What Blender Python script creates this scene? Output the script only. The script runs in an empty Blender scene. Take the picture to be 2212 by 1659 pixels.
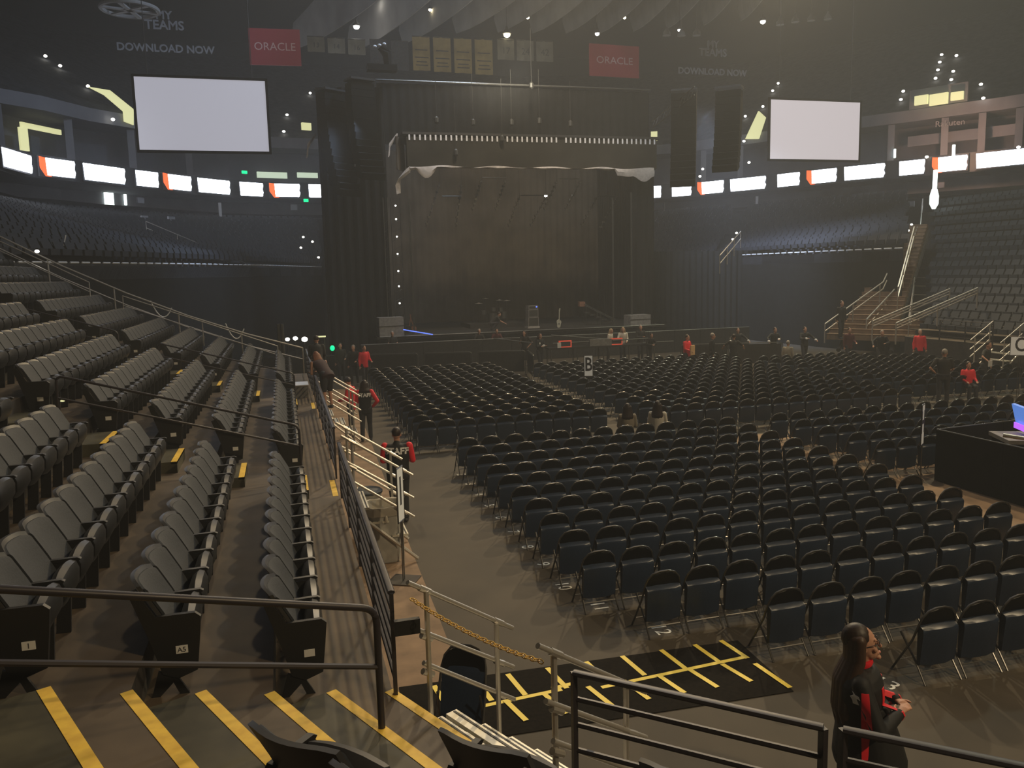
import bpy, math, random
import numpy as np
from mathutils import Vector, Matrix
from mathutils.bvhtree import BVHTree
random.seed(7)
S = bpy.context.scene
COL = S.collection
R = math.radians

# ------------------------------------------------------------------ camera
FPX, PITCH, ROLL, YAW, HC = 1770.4, 7.774, 1.412, 15.42, 4.6
rt0 = Vector((math.cos(R(YAW)), -math.sin(R(YAW)), 0))
CF = Vector((math.sin(R(YAW))*math.cos(R(PITCH)), math.cos(R(YAW))*math.cos(R(PITCH)), -math.sin(R(PITCH))))
up0 = rt0.cross(CF)
CR = rt0*math.cos(R(ROLL)) - up0*math.sin(R(ROLL)); CU = rt0*math.sin(R(ROLL)) + up0*math.cos(R(ROLL))
if CR.z > 0: CR = rt0*math.cos(R(ROLL)) + up0*math.sin(R(ROLL)); CU = -rt0*math.sin(R(ROLL)) + up0*math.cos(R(ROLL))
CC = Vector((0, 0, HC))
def ray(px, py): return CF*FPX + CR*(px-1106) - CU*(py-829.5)
def atz(px, py, z): d = ray(px, py); return CC + d*((z-HC)/d.z)
def aty(px, py, y): d = ray(px, py); return CC + d*(y/d.y)
cd = bpy.data.cameras.new('camera'); cam = bpy.data.objects.new('camera', cd); COL.objects.link(cam)
cd.sensor_width = 36; cd.lens = 36*FPX/2212; cd.clip_start = .05; cd.clip_end = 400
m = Matrix((CR, CU, -CF)).transposed().to_4x4(); m.translation = CC; cam.matrix_world = m
S.camera = cam
S.view_settings.view_transform = 'Standard'; S.view_settings.look = 'None'
S.view_settings.gamma = 1; S.view_settings.use_curve_mapping = False
S.view_settings.exposure = 0.0
S.cycles.max_bounces = 6; S.cycles.diffuse_bounces = 2; S.cycles.glossy_bounces = 2
S.cycles.volume_bounces = 0; S.cycles.use_denoising = True
S.cycles.sample_clamp_indirect = 2.0; S.cycles.use_adaptive_sampling = True; S.cycles.adaptive_threshold = .03

# ------------------------------------------------------------------ world and lights
w = bpy.data.worlds.new('world'); S.world = w; w.use_nodes = True
w.node_tree.nodes['Background'].inputs[0].default_value = (.55, .62, .75, 1)
w.node_tree.nodes['Background'].inputs[1].default_value = .02
HAZE = .0029      # thin stage haze fills the whole hall
vs = w.node_tree.nodes.new('ShaderNodeVolumeScatter'); vs.inputs['Density'].default_value = HAZE
vs.inputs['Color'].default_value = (.86, .92, 1, 1); vs.inputs['Anisotropy'].default_value = .15
w.node_tree.links.new(vs.outputs[0], w.node_tree.nodes['World Output'].inputs['Volume'])
def area(name, loc, to, power, col, size):
    l = bpy.data.lights.new(name, 'AREA'); l.energy = power; l.color = col; l.size = size; l.shape = 'DISK'
    o = bpy.data.objects.new(name, l); COL.objects.link(o); o.location = loc
    o.rotation_euler = (Vector(to)-Vector(loc)).to_track_quat('-Z', 'Y').to_euler()
def spot(name, loc, to, power, col, ang=100, blend=.6, size=.3):
    l = bpy.data.lights.new(name, 'SPOT'); l.energy = power; l.color = col
    l.spot_size = R(ang); l.spot_blend = blend; l.shadow_soft_size = size
    o = bpy.data.objects.new(name, l); COL.objects.link(o); o.location = loc
    o.rotation_euler = (Vector(to)-Vector(loc)).to_track_quat('-Z', 'Y').to_euler()
    return o
WARM, COOL, NEUT = (1, .77, .46), (.55, .72, 1), (1, .93, .8)
spot('floor_flood_light', (14, 40, 23), (11, 8, 0), 13500, WARM, 100, .7, .4)
spot('floor_flood_light', (27, 42, 23), (17, 14, 0), 16000, WARM, 100, .7, .4)
spot('floor_flood_light', (20, 4, 21), (10, 22, 0), 7500, WARM, 100, .8, .5)
spot('aisle_flood_light', (2, 24, 15), (.6, 6, 1), 1500, WARM, 80, .9, .3)
spot('corner_flood_light', (10, -6, 14), (2.0, 6, 0), 4600, WARM, 66, .9, .3)
spot('stand_flood_light', (13, 30, 24), (-8, 14, 4), 3300, (.78, .88, 1), 80, .9, .6)
spot('stand_flood_light', (12, 40, 25), (-9, 52, 7), 9000, COOL, 100, .9, 1)
spot('stand_flood_light', (14, 30, 25), (38, 50, 8), 6500, (.68, .80, 1), 105, .9, 1)
spot('haze_fill_light', (22, 41, 13), (31, 46, 1), 12000, (.62, .74, 1), 75, .9, 1)  # added cool spot, no lamp of the hall; tints the right haze blue-grey
spot('haze_fill_light', (4, 42, 12), (-5, 44, 1), 4500, (.50, .68, 1), 70, .9, 1)  # added counterpart for the haze left of the stage
spot('stage_flood_light', (12, 36, 24), (13, 50, 3), 8500, (1, .82, .62), 70, .9, .5)
spot('banner_fill_light', (12, 40, 14), (12, 62, 24), 3200, (1, .9, .72), 90, .9, 1)  # added fill, brightens the banners and ceiling sails
spot('roof_flood_light', (33, 30, 26), (30, 24, 0), 7000, (.98, 1, .74), 150, .9, .8)
area('ambient_fill_light', (12, 24, 27), (12, 24, 0), 900, (.95, .95, 1), 34)  # added overhead fill standing in for the ambient light the haze swallows

# ------------------------------------------------------------------ materials
MAT = {}
def mat(name, col, rough=.6, metal=0, emit=None, es=0, noise=0, scale=8, spec=.5, coat=0, alpha=1, bump=0, col2=None):
    mt = bpy.data.materials.new(name); mt.use_nodes = True; nt = mt.node_tree; b = nt.nodes['Principled BSDF']
    b.inputs['Base Color'].default_value = (*col, 1); b.inputs['Roughness'].default_value = rough
    b.inputs['Metallic'].default_value = metal; b.inputs['Specular IOR Level'].default_value = spec
    if coat: b.inputs['Coat Weight'].default_value = coat; b.inputs['Coat Roughness'].default_value = .15
    if emit: b.inputs['Emission Color'].default_value = (*emit, 1); b.inputs['Emission Strength'].default_value = es
    if alpha < 1: b.inputs['Alpha'].default_value = alpha
    tc = nt.nodes.new('ShaderNodeTexCoord'); nz = nt.nodes.new('ShaderNodeTexNoise')
    nz.inputs['Scale'].default_value = scale; nz.inputs['Detail'].default_value = 4
    nt.links.new(tc.outputs['Object'], nz.inputs['Vector'])
    if noise or col2:
        c2 = col2 or tuple(min(1, c*(1+noise)) for c in col); c1 = col if col2 else tuple(c*(1-noise) for c in col)
        rp = nt.nodes.new('ShaderNodeValToRGB'); rp.color_ramp.elements[0].position = .35; rp.color_ramp.elements[1].position = .65
        rp.color_ramp.elements[0].color = (*c1, 1); rp.color_ramp.elements[1].color = (*c2, 1)
        nt.links.new(nz.outputs['Fac'], rp.inputs['Fac']); nt.links.new(rp.outputs['Color'], b.inputs['Base Color'])
    if bump:
        bp = nt.nodes.new('ShaderNodeBump'); bp.inputs['Strength'].default_value = bump; bp.inputs['Distance'].default_value = .01
        nt.links.new(nz.outputs['Fac'], bp.inputs['Height']); nt.links.new(bp.outputs['Normal'], b.inputs['Normal'])
    MAT[name] = mt
    return mt
mat('floor_cover', (.060, .047, .031), .75, noise=.16, scale=1.2, bump=.1)
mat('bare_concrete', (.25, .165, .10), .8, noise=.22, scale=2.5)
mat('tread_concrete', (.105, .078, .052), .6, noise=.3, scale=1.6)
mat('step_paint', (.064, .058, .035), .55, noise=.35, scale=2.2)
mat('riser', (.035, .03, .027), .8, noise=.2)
mat('yellow_strip', (.95, .60, .08), .55, noise=.12, scale=9)
mat('yellow_tape', (1.0, .78, .12), .6)
mat('mat_black', (.009, .007, .005), .95, spec=.15, noise=.3, scale=20)
mat('seat_pad', (.027, .032, .042), .75, noise=.12, scale=60, bump=.2)
mat('seat_shell', (.042, .042, .045), .42, noise=.1)
mat('seat_dark', (.012, .012, .013), .5)
mat('seat_lid', (.014, .0145, .016), .42, noise=.15, scale=20)
mat('plate', (.72, .72, .72), .4)
mat('ink', (.05, .05, .06), .6)
mat('rail_dark', (.035, .03, .035), .42, metal=.2)
mat('aluminium', (.66, .63, .58), .35, metal=.7)
mat('alu_tread', (.75, .72, .62), .45, metal=.3, noise=.1)
mat('chair_gloss', (.0025, .0025, .0028), .42, spec=.35)
mat('chair_frame', (.16, .155, .15), .30, metal=.85)
mat('chair_pad', (.017, .030, .060), .36, noise=.12, scale=50, spec=.6)
mat('chalk', (.8, .8, .76), .8)
mat('drape', (.012, .012, .012), .95, noise=.15, scale=3, spec=.1)
mat('drape_stage', (.075, .064, .050), .95, noise=.25, scale=.6, spec=.1)
mat('stage_black', (.022, .021, .02), .6, noise=.2)
mat('white_cloth', (.42, .39, .36), .9, noise=.12, scale=6)
mat('header_cloth', (.034, .031, .024), .95, noise=.2, scale=.8, spec=.1)
mat('truss', (.12, .12, .11), .4, metal=.7)
mat('truss_black', (.03, .03, .03), .5, metal=.3)
mat('concrete_wall', (.20, .20, .22), .8, noise=.12, scale=.5)
mat('upper_wall', (.10, .10, .115), .85, noise=.15, scale=.4)
mat('upper_seat', (.035, .037, .045), .8, noise=.4, scale=2)
mat('stand_dark', (.04, .042, .05), .8, noise=.2, scale=2)
mat('speaker_black', (.008, .008, .008), .9, spec=.1)
mat('far_seat', (.016, .018, .025), .7, noise=.1)
mat('ceiling_dark', (.02, .02, .021), .9)
mat('rib', (.24, .23, .22), .8, noise=.15, scale=.5)
mat('led_white', (1, 1, 1), .5, emit=(.80, .87, 1), es=12)
mat('led_red', (.6, .05, .02), .5, emit=(1, .13, .03), es=1.6)
mat('led_house', (.03, .03, .035), .5)
mat('screen', (.3, .3, .32), .8, emit=(.86, .86, 1), es=.40)
mat('screen_pink', (.3, .3, .3), .8, emit=(1, .89, .93), es=.50)
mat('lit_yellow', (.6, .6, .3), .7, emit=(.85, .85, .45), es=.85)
mat('lit_green', (.5, .6, .5), .7, emit=(.7, .85, .65), es=.8)
mat('lit_white', (.9, .95, .9), .7, emit=(.85, 1, .95), es=3)
mat('lit_orange', (.5, .25, .15), .7, emit=(.9, .5, .3), es=.06)
mat('exit_green', (0, .5, .2), .5, emit=(0, 1, .35), es=1.3)
mat('bulb', (1, 1, 1), .5, emit=(1, .97, .88), es=30)
mat('bulb_warm', (1, .9, .6), .5, emit=(1, .88, .55), es=22)
mat('aisle_bulb', (1, 1, .9), .5, emit=(1, .97, .85), es=9)
mat('blue_led', (.2, .3, 1), .5, emit=(.1, .2, 1), es=1.2)
mat('red_led', (.5, .05, .03), .5, emit=(1, .12, .06), es=.35)
mat('sign_red', (.34, .03, .045), .7, emit=(1, .06, .1), es=.02)
mat('sign_text', (.8, .55, .55), .7)
mat('dim_text', (.30, .30, .32), .8)
mat('banner_yellow', (.30, .24, .11), .9, noise=.2, scale=1)
mat('banner_grey', (.15, .145, .12), .9, noise=.2, scale=1)
mat('banner_navy', (.04, .045, .06), .9, noise=.2)
mat('jacket_black', (.010, .010, .011), .7)
mat('jacket_red', (.85, .02, .035), .65)
mat('shirt_dark', (.028, .026, .024), .85)
mat('shirt_maroon', (.10, .025, .025), .85)
mat('shirt_plum', (.045, .022, .024), .85)
mat('shirt_white', (.75, .70, .60), .85)
mat('shirt_tan', (.30, .26, .20), .85)
mat('skin', (.52, .28, .19), .55, spec=.4)
mat('skin_lips', (.40, .13, .11), .5)
mat('hair_brown', (.06, .032, .02), .5)
mat('hair_dark', (.028, .016, .012), .5)
mat('hair_red', (.22, .08, .035), .6)
mat('hair_blonde', (.42, .30, .17), .6)
mat('hair_grey', (.30, .27, .24), .7)
mat('denim', (.03, .03, .036), .8)
mat('white', (.8, .8, .8), .6)
mat('sign_white', (.75, .75, .70), .5, emit=(1, 1, .93), es=.10)
mat('can_grey', (.42, .41, .38), .6, noise=.08)
mat('can_dark', (.03, .035, .04), .6)
mat('bag', (.55, .50, .42), .35, alpha=.75)
mat('chain_yellow', (.85, .55, .14), .4)
mat('guitar_white', (.65, .66, .55), .4)
mat('amp_grey', (.22, .21, .2), .7, noise=.15, scale=8)
mat('wood_brown', (.22, .10, .06), .6, noise=.2)
mat('screen_blue', (.1, .2, .6), .4, emit=(.12, .28, .8), es=.7)
mat('screen_purple', (.4, .1, .8), .4, emit=(.45, .12, 1), es=1.2)
mat('glass', (.10, .11, .13), .1)
mat('poncho_tan', (.80, .48, .22), .8)
mat('stair_brown', (.20, .125, .07), .7, noise=.2, scale=3)

# ------------------------------------------------------------------ mesh helpers
class MB:
    def __init__(s): s.v = []; s.f = []
    def add(s, vs, fs):
        n = len(s.v); s.v += [tuple(p) for p in vs]; s.f += [tuple(i+n for i in f) for f in fs]; return s
    def box(s, c, d, rz=0, M=None):
        hx, hy, hz = d[0]/2, d[1]/2, d[2]/2
        vs = [Vector((x, y, z)) for x in (-hx, hx) for y in (-hy, hy) for z in (-hz, hz)]
        if M is None: M = Matrix.Rotation(rz, 4, 'Z')
        vs = [M @ q + Vector(c) for q in vs]
        return s.add(vs, [(0, 1, 3, 2), (4, 6, 7, 5), (0, 4, 5, 1), (2, 3, 7, 6), (0, 2, 6, 4), (1, 5, 7, 3)])
    def tube(s, pts, r, n=8, closed=False, flat=None):
        pts = [Vector(p) for p in pts]; rings = []; L = len(pts)
        for i, p in enumerate(pts):
            if closed: t = pts[(i+1) % L]-pts[i-1]
            else: t = pts[min(i+1, L-1)]-pts[max(i-1, 0)]
            t.normalize()
            a = Vector((0, 0, 1)) if abs(t.z) < .9 else Vector((0, 1, 0))
            u = t.cross(a).normalized(); v = u.cross(t).normalized()
            rad = r[i] if isinstance(r, (list, tuple)) else r
            fz = flat or 1
            rings.append([p+(u*math.cos(2*math.pi*k/n)+v*math.sin(2*math.pi*k/n)*fz)*rad for k in range(n)])
        vs = [q for g in rings for q in g]; fs = []
        for i in range(L if closed else L-1):
            j = (i+1) % L
            for k in range(n): fs.append((i*n+k, i*n+(k+1) % n, j*n+(k+1) % n, j*n+k))
        if not closed: fs += [tuple(range(n))[::-1], tuple((L-1)*n+k for k in range(n))]
        return s.add(vs, fs)
    def cyl(s, c, r, h, n=16, r2=None):
        c = Vector(c); r2 = r if r2 is None else r2
        return s.tube([c, c+Vector((0, 0, h))], [r, r2], n)
    def lathe(s, c, prof, n=16, sx=1, sy=1):
        c = Vector(c); vs = []; fs = []
        for (r, z) in prof:
            for k in range(n): a = 2*math.pi*k/n; vs.append(c+Vector((r*sx*math.cos(a), r*sy*math.sin(a), z)))
        for i in range(len(prof)-1):
            for k in range(n): fs.append((i*n+k, i*n+(k+1) % n, (i+1)*n+(k+1) % n, (i+1)*n+k))
        fs += [tuple(range(n))[::-1], tuple((len(prof)-1)*n+k for k in range(n))]
        return s.add(vs, fs)
    def ell(s, c, r, M=None, n=12, m=8):
        c = Vector(c); vs = []; fs = []
        for i in range(1, m):
            t = math.pi*i/m
            for k in range(n):
                a = 2*math.pi*k/n; q = Vector((r[0]*math.sin(t)*math.cos(a), r[1]*math.sin(t)*math.sin(a), r[2]*math.cos(t)))
                vs.append((M @ q if M else q)+c)
        top = Vector((0, 0, r[2])); bot = -top
        vs += [(M @ top if M else top)+c, (M @ bot if M else bot)+c]; T = len(vs)-2; B = T+1
        for i in range(m-2):
            for k in range(n): fs.append((i*n+k, (i+1)*n+k, (i+1)*n+(k+1) % n, i*n+(k+1) % n))
        for k in range(n): fs.append((T, k, (k+1) % n)); fs.append((B, (m-2)*n+(k+1) % n, (m-2)*n+k))
        return s.add(vs, fs)
    def prism(s, poly, lo, hi, axis='z'):
        n = len(poly)
        def P(a, b, h): return {'z': (a, b, h), 'y': (a, h, b), 'x': (h, a, b)}[axis]
        vs = [P(a, b, lo) for a, b in poly]+[P(a, b, hi) for a, b in poly]
        fs = [tuple(range(n))[::-1], tuple(range(n, 2*n))]+[(i, (i+1) % n, n+(i+1) % n, n+i) for i in range(n)]
        return s.add(vs, fs)
    def grid(s, rows, thick=None):
        # rows of equal length; thick: offset vector list function -> closed shell
        nr, nc = len(rows), len(rows[0]); vs = [Vector(p) for r in rows for p in r]
        fs = [(i*nc+j, i*nc+j+1, (i+1)*nc+j+1, (i+1)*nc+j) for i in range(nr-1) for j in range(nc-1)]
        if thick is not None:
            t = Vector(thick); N = len(vs); vs += [q+t for q in vs]
            fs += [tuple(N+i for i in f[::-1]) for f in fs]
            edge = [(0, j) for j in range(nc)]+[(i, nc-1) for i in range(1, nr)]+[(nr-1, j) for j in range(nc-2, -1, -1)]+[(i, 0) for i in range(nr-2, 0, -1)]
            ids = [i*nc+j for i, j in edge]
            for a, b in zip(ids, ids[1:]+ids[:1]): fs.append((b, a, N+a, N+b))
        return s.add(vs, fs)
    def mesh(s, name, mt, smooth=True):
        me = bpy.data.meshes.new(name); me.from_pydata(s.v, [], s.f)
        me.materials.append(MAT[mt] if isinstance(mt, str) else mt)
        if smooth:
            me.shade_smooth()
            try: me.set_sharp_from_angle(angle=R(38))
            except Exception: pass
        return me
    def obj(s, name, mt, parent=None, loc=(0, 0, 0), rz=0, smooth=True):
        o = bpy.data.objects.new(name, s.mesh(name, mt, smooth)); COL.objects.link(o)
        if parent: o.parent = parent
        o.location = loc; o.rotation_euler = (0, 0, rz); return o
def tag(o, label=None, cat=None, group=None, kind=None):
    if label: o['label'] = label
    if cat: o['category'] = cat
    if group: o['group'] = group
    if kind: o['kind'] = kind
    return o
def empty(name, loc=(0, 0, 0), rz=0, label=None, cat=None, group=None):
    o = bpy.data.objects.new(name, None); COL.objects.link(o); o.location = loc; o.rotation_euler = (0, 0, rz)
    o.empty_display_size = .1
    return tag(o, label, cat, group)
def dup(o, loc=None, rz=None, label=None, group=None, skip=()):
    c = o.copy(); COL.objects.link(c)
    if loc is not None: c.location = loc
    if rz is not None: c.rotation_euler = (0, 0, rz)
    if label: c['label'] = label
    if group: c['group'] = group
    for ch in o.children:
        if ch.name.split('.')[0] in skip: continue
        d = ch.copy(); COL.objects.link(d); d.parent = c
        for g in ch.children:
            e = g.copy(); COL.objects.link(e); e.parent = d
    return c
def struct(o): o['kind'] = 'structure'; return o
def text(s, size, mt, name='lettering', parent=None, M=None, extrude=.002, align='CENTER', bold=0, sx=1.0):
    cu = bpy.data.curves.new(name, 'FONT'); cu.body = s; cu.size = size; cu.extrude = extrude; cu.align_x = align; cu.align_y = 'CENTER'; cu.offset = bold
    cu.resolution_u = 3
    to = bpy.data.objects.new('tmp', cu); COL.objects.link(to)
    dg = bpy.context.evaluated_depsgraph_get(); me = bpy.data.meshes.new_from_object(to.evaluated_get(dg))
    bpy.data.objects.remove(to)
    me.materials.clear(); me.materials.append(MAT[mt])
    if sx != 1: me.transform(Matrix.Diagonal((sx, 1, 1, 1)))
    o = bpy.data.objects.new(name, me); COL.objects.link(o)
    if M is not None: me.transform(M)
    if parent: o.parent = parent
    return o
def replicate(me_parts, places):
    # one mesh out of many placed copies: [(verts ndarray, faces list)], places [(x,y,z,rz)]
    v0, f0 = me_parts; out = MB(); n = len(v0); V = []; Fs = []
    for i, (x, y, z, rz) in enumerate(places):
        c, s = math.cos(rz), math.sin(rz)
        q = np.empty_like(v0); q[:, 0] = v0[:, 0]*c-v0[:, 1]*s+x; q[:, 1] = v0[:, 0]*s+v0[:, 1]*c+y; q[:, 2] = v0[:, 2]+z
        V.append(q); Fs += [tuple(k+i*n for k in f) for f in f0]
    out.v = [tuple(p) for p in np.concatenate(V).tolist()]; out.f = Fs
    return out

# ------------------------------------------------------------------ bowl geometry
PIT = .93
def zk(k): return 1.2+.26*k+.015*k*k
def xk(k): return .68-PIT*k
def side(x, mir): return 28.3-x if mir else x
YEND = 30.0
b = MB(); b.box((14, 30, -.05), (120, 130, .1)); struct(b.obj('floor', 'floor_cover'))
# pale strip of bare concrete along the front wall of the stand
b = MB(); b.add([(.70, 6.2, .003), (1.74, 9.2, .003), (1.78, 10.5, .003), (1.82, 12.4, .003), (1.86, 14, .003), (2.15, 23, .003), (2.4, 34, .003), (.7, 34, .003)], [(7, 0, 1, 2, 3, 4, 5, 6)])
struct(b.obj('floor_strip', 'bare_concrete', smooth=False))
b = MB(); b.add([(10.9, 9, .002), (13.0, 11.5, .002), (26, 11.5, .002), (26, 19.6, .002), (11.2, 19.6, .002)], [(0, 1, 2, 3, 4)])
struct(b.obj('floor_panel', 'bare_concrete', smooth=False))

def edge_pts(k):
    x, y = xk(k)-.02, 6.47-.27*k
    return [(xk(k), YEND), (xk(k), y), (x+.91, y-1.87), (x+2.87, y-3.66), (x+5.4, y-6.1)]
NK = 17
def yend_r(k): return 31.6+1.0*k      # the right stand ends along a slanting aisle
def terrace(mir):
    top = MB(); ris = MB()
    for k in range((NK if not mir else 14)+1):
        e0 = edge_pts(k); e1 = edge_pts(k+1); z = zk(k); z0 = zk(k-1) if k else 0
        if mir: e0 = [(28.3-x, y) for x, y in e0]; e1 = [(28.3-x, y) for x, y in e1]
        if mir:
            e0, e1 = e0[:3], e1[:3]; e0[0] = (e0[0][0], yend_r(k)); e1[0] = (e1[0][0], yend_r(k+1))
        for (p, q), (p1, q1) in zip(zip(e0, e0[1:]), zip(e1, e1[1:])):
            top.add([(*p, z), (*q, z), (*q1, z), (*p1, z)], [(0, 1, 2, 3)])
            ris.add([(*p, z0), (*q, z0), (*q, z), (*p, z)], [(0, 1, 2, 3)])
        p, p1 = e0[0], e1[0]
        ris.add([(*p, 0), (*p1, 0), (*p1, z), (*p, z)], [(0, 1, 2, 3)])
    return top, ris
for mir in (0, 1):
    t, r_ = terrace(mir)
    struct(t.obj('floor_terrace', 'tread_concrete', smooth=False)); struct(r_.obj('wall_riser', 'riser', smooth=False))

# corner stands beyond y = 30: rows 10..17 curve round to the far end
FL = [(-8.6, 30.0), (-6.6, 33.8), (-4.4, 39.1), (-1.4, 46.9), (2.9, 62.0)]
BL = [(xk(17), 30.0), (-16.2, 50), (-15.2, 59.5), (-11.5, 65.5), (-4.6, 72.3), (3.3, 75)]
FR = [(30.3, 35.0), (29.2, 37.5), (28.2, 45), (27.6, 57), (25, 66)]
BR = [(48.3, 55.8), (46.6, 58.6), (43.6, 64.7), (39.5, 70.6), (36, 75.5)]
def resample(P, n):
    P = [Vector(p) for p in P]; L = [0]
    for a, c in zip(P, P[1:]): L.append(L[-1]+(c-a).length)
    out = []
    for i in range(n):
        t = L[-1]*i/(n-1); j = max(k for k in range(len(L)-1) if L[k] <= t+1e-9)
        f = (t-L[j])/(L[j+1]-L[j]); out.append(P[j].lerp(P[j+1], min(1, f)))
    for _ in range(2): out = [out[0]]+[(out[i-1]+out[i]*2+out[i+1])/4 for i in range(1, n-1)]+[out[-1]]
    return out
NR = 21
def corner(F, B, z0, z1, mir):
    n = 30; f = resample(F, n); g = resample(B, n); top = MB(); wall = MB(); rows = []
    for r in range(NR):
        t0, t1 = r/NR, (r+1)/NR; z = z0+(z1-z0)*((r/NR)**1.1)
        a = [p.lerp(q, t0) for p, q in zip(f, g)]; c = [p.lerp(q, t1) for p, q in zip(f, g)]
        zp = z0+(z1-z0)*(((r-1)/NR)**1.1) if r else z0-.5
        for i in range(n-1):
            top.add([(*a[i], z), (*a[i+1], z), (*c[i+1], z), (*c[i], z)], [(0, 1, 2, 3)])
            top.add([(*a[i], zp), (*a[i+1], zp), (*a[i+1], z), (*a[i], z)], [(0, 1, 2, 3)])
        rows.append(([p.lerp(q, t0+.5/NR) for p, q in zip(f, g)], z))
    for i in range(n-1):
        wall.add([(*f[i], 0), (*f[i+1], 0), (*f[i+1], z0), (*f[i], z0)], [(0, 1, 2, 3)])
    struct(top.obj('floor_terrace', 'stand_dark', smooth=False))
    return rows, f, wall
ZF = 5.2
rowsL, fL, wallL = corner(FL, BL, ZF, 9.15, 0)
rowsR, fR, wallR = corner(FR, BR, ZF, 9.7, 1)
for wl, nm, sd in ((wallL, 'curtain', 'left'), (wallR, 'curtain', 'right')):
    tag(wl.obj('curtain', 'drape', smooth=False), 'black curtain hanging below the raised stand %s of the stage' % sd, 'curtain')
# bright front trim along each raised stand
for f, sd in ((fL, 'left'), (fR, 'right')):
    b = MB()
    for i in range(len(f)-1):
        for q in (0, .5):
            p0 = f[i].lerp(f[i+1], q+.06); p1 = f[i].lerp(f[i+1], q+.42)
            b.tube([(*p0, ZF+.12), (*p1, ZF+.12)], .035, 5)
    struct(b.obj('trim_front_'+sd, 'plate'))

# ------------------------------------------------------------------ stadium seats
def seat_parts(detail=True):
    # x forward, y lateral, z from tread; back top at x -.32
    nu, nv = (9, 7) if detail else (4, 3)
    prof = [(-.03, .36), (-.07, .45), (-.12, .56), (-.175, .66), (-.235, .76), (-.29, .85), (-.315, .89)]
    if not detail: prof = [(-.06, .40), (-.18, .66), (-.31, .875)]
    shell, pad = MB(), MB(); rs = []; rp = []
    for i, (x, z) in enumerate(prof):
        t = i/(len(prof)-1); r1, r2 = [], []
        for j in range(nu):
            u = -1+2*j/(nu-1); c = u*u*(.075*(.3+.7*t)); dz = -.022*abs(u)**6*(1 if i == len(prof)-1 else t*t)
            r1.append((x+c-.025, u*.258, z+dz+.008)); r2.append((x+c+.012, u*.240, z+dz-.018*(1 if t > .9 else 0)+.0))
        rs.append(r1); rp.append(r2)
    shell.grid(rs, (.030, 0, .004)); pad.grid(rp, (.022, 0, .0))
    lid = MB(); lp = [(.0, .34), (-.01, .44), (.0, .55), (.025, .615), (.07, .648), (.12, .63), (.145, .56), (.135, .44), (.08, .35)]
    if not detail: lp = [(.02, .36), (.02, .60), (.09, .63), (.13, .5), (.08, .37)]
    ys = [-.215, -.19, -.1, 0, .1, .19, .215] if detail else [-.2, .2]
    rows = []
    for y in ys:
        k = 1-.25*(abs(y)/.215)**6
        rows.append([(.09+(x-.09)*k, y*1.08, .5+(z-.5)*(1-.22*(abs(y)/.215)**2)) for x, z in lp])
    n = len(lp); vs = [p for r in rows for p in r]
    fs = [(i*n+j, i*n+(j+1) % n, (i+1)*n+(j+1) % n, (i+1)*n+j) for i in range(len(rows)-1) for j in range(n)]
    fs += [tuple(range(n))[::-1], tuple((len(rows)-1)*n+j for j in range(n))]
    lid.add(vs, fs)
    arm = MB(); arm.prism([(-.17, .595), (-.15, .617), (.12, .625), (.145, .61), (.13, .595)], .240, .280, 'y')
    leg = MB(); leg.prism([(-.12, .59), (-.05, .4), (-.09, .0), (.02, .0), (.05, .38), (.09, .59)], .247, .273, 'y')
    return shell, pad, lid, arm, leg
sh, pd, ld, ar, lg = seat_parts()
seat0 = empty('stadium_seat')
for q, nm, mt in ((sh, 'back_shell', 'seat_shell'), (pd, 'backrest', 'seat_pad'), (ld, 'seat', 'seat_lid'), (ar, 'armrest', 'seat_dark'), (lg, 'leg', 'seat_dark')):
    q.obj(nm, mt, seat0)
def end_panel(parent, txt, sign=-1):
    e = MB(); e.prism([(-.325, .84), (-.27, .86), (-.15, .635), (.13, .635), (.17, .60), (.15, .42), (.12, .18), (-.02, .13), (-.13, .18), (-.20, .45)], sign*.262-.02, sign*.262+.02, 'y')
    o = e.obj('end_panel', 'seat_dark', parent)
    pl = MB(); pl.box((.02, sign*.285, .36), (.085, .008, .06)); p = pl.obj('number_plate', 'plate', o); p['label'] = 'white seat number plate'
    if txt:
        M = Matrix.Translation((.02, -.2905, .358)) @ Matrix.Rotation(R(90), 4, 'X')
        text(txt, .055, 'ink', 'number', p, M, .0008)
    fo = MB(); fo.prism([(-.16, .2), (-.03, .15), (.05, .0), (-.02, .0), (-.06, .1), (-.16, .0), (-.22, 0)], sign*.262-.012, sign*.262+.012, 'y'); fo.obj('foot', 'seat_dark', o)
    return o
def seat_ys(k):
    out = []
    y0 = {0: 6.85, 1: 6.63, 2: 6.33}.get(k, 6.33-.27*(k-2))
    y = y0
    while y < 12.25: out.append((y, 0)); y += .52
    y = 14.25
    while y < 21.3: out.append((y, 1)); y += .52
    y = 22.9
    while y < 29.7: out.append((y, 2)); y += .52
    return out
DARKGAP = {(4, 1), (6, 2), (7, 1), (9, 2), (10, 1), (11, 2), (3, 2)}
allseats = []
for k in range(0, NK+1):
    for i, (y, sec) in enumerate(seat_ys(k)):
        X = xk(k)-.66
        d = math.hypot(X, y)
        # keep what can stand inside the view
        v = Vector((X, y, zk(k)+.6))-CC; w_ = v.dot(CF)
        if w_ < 1: continue
        px = 1106+FPX*v.dot(CR)/w_
        if px < -90: continue
        allseats.append((d, X, y, zk(k), k, i, sec))
allseats.sort()
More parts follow.
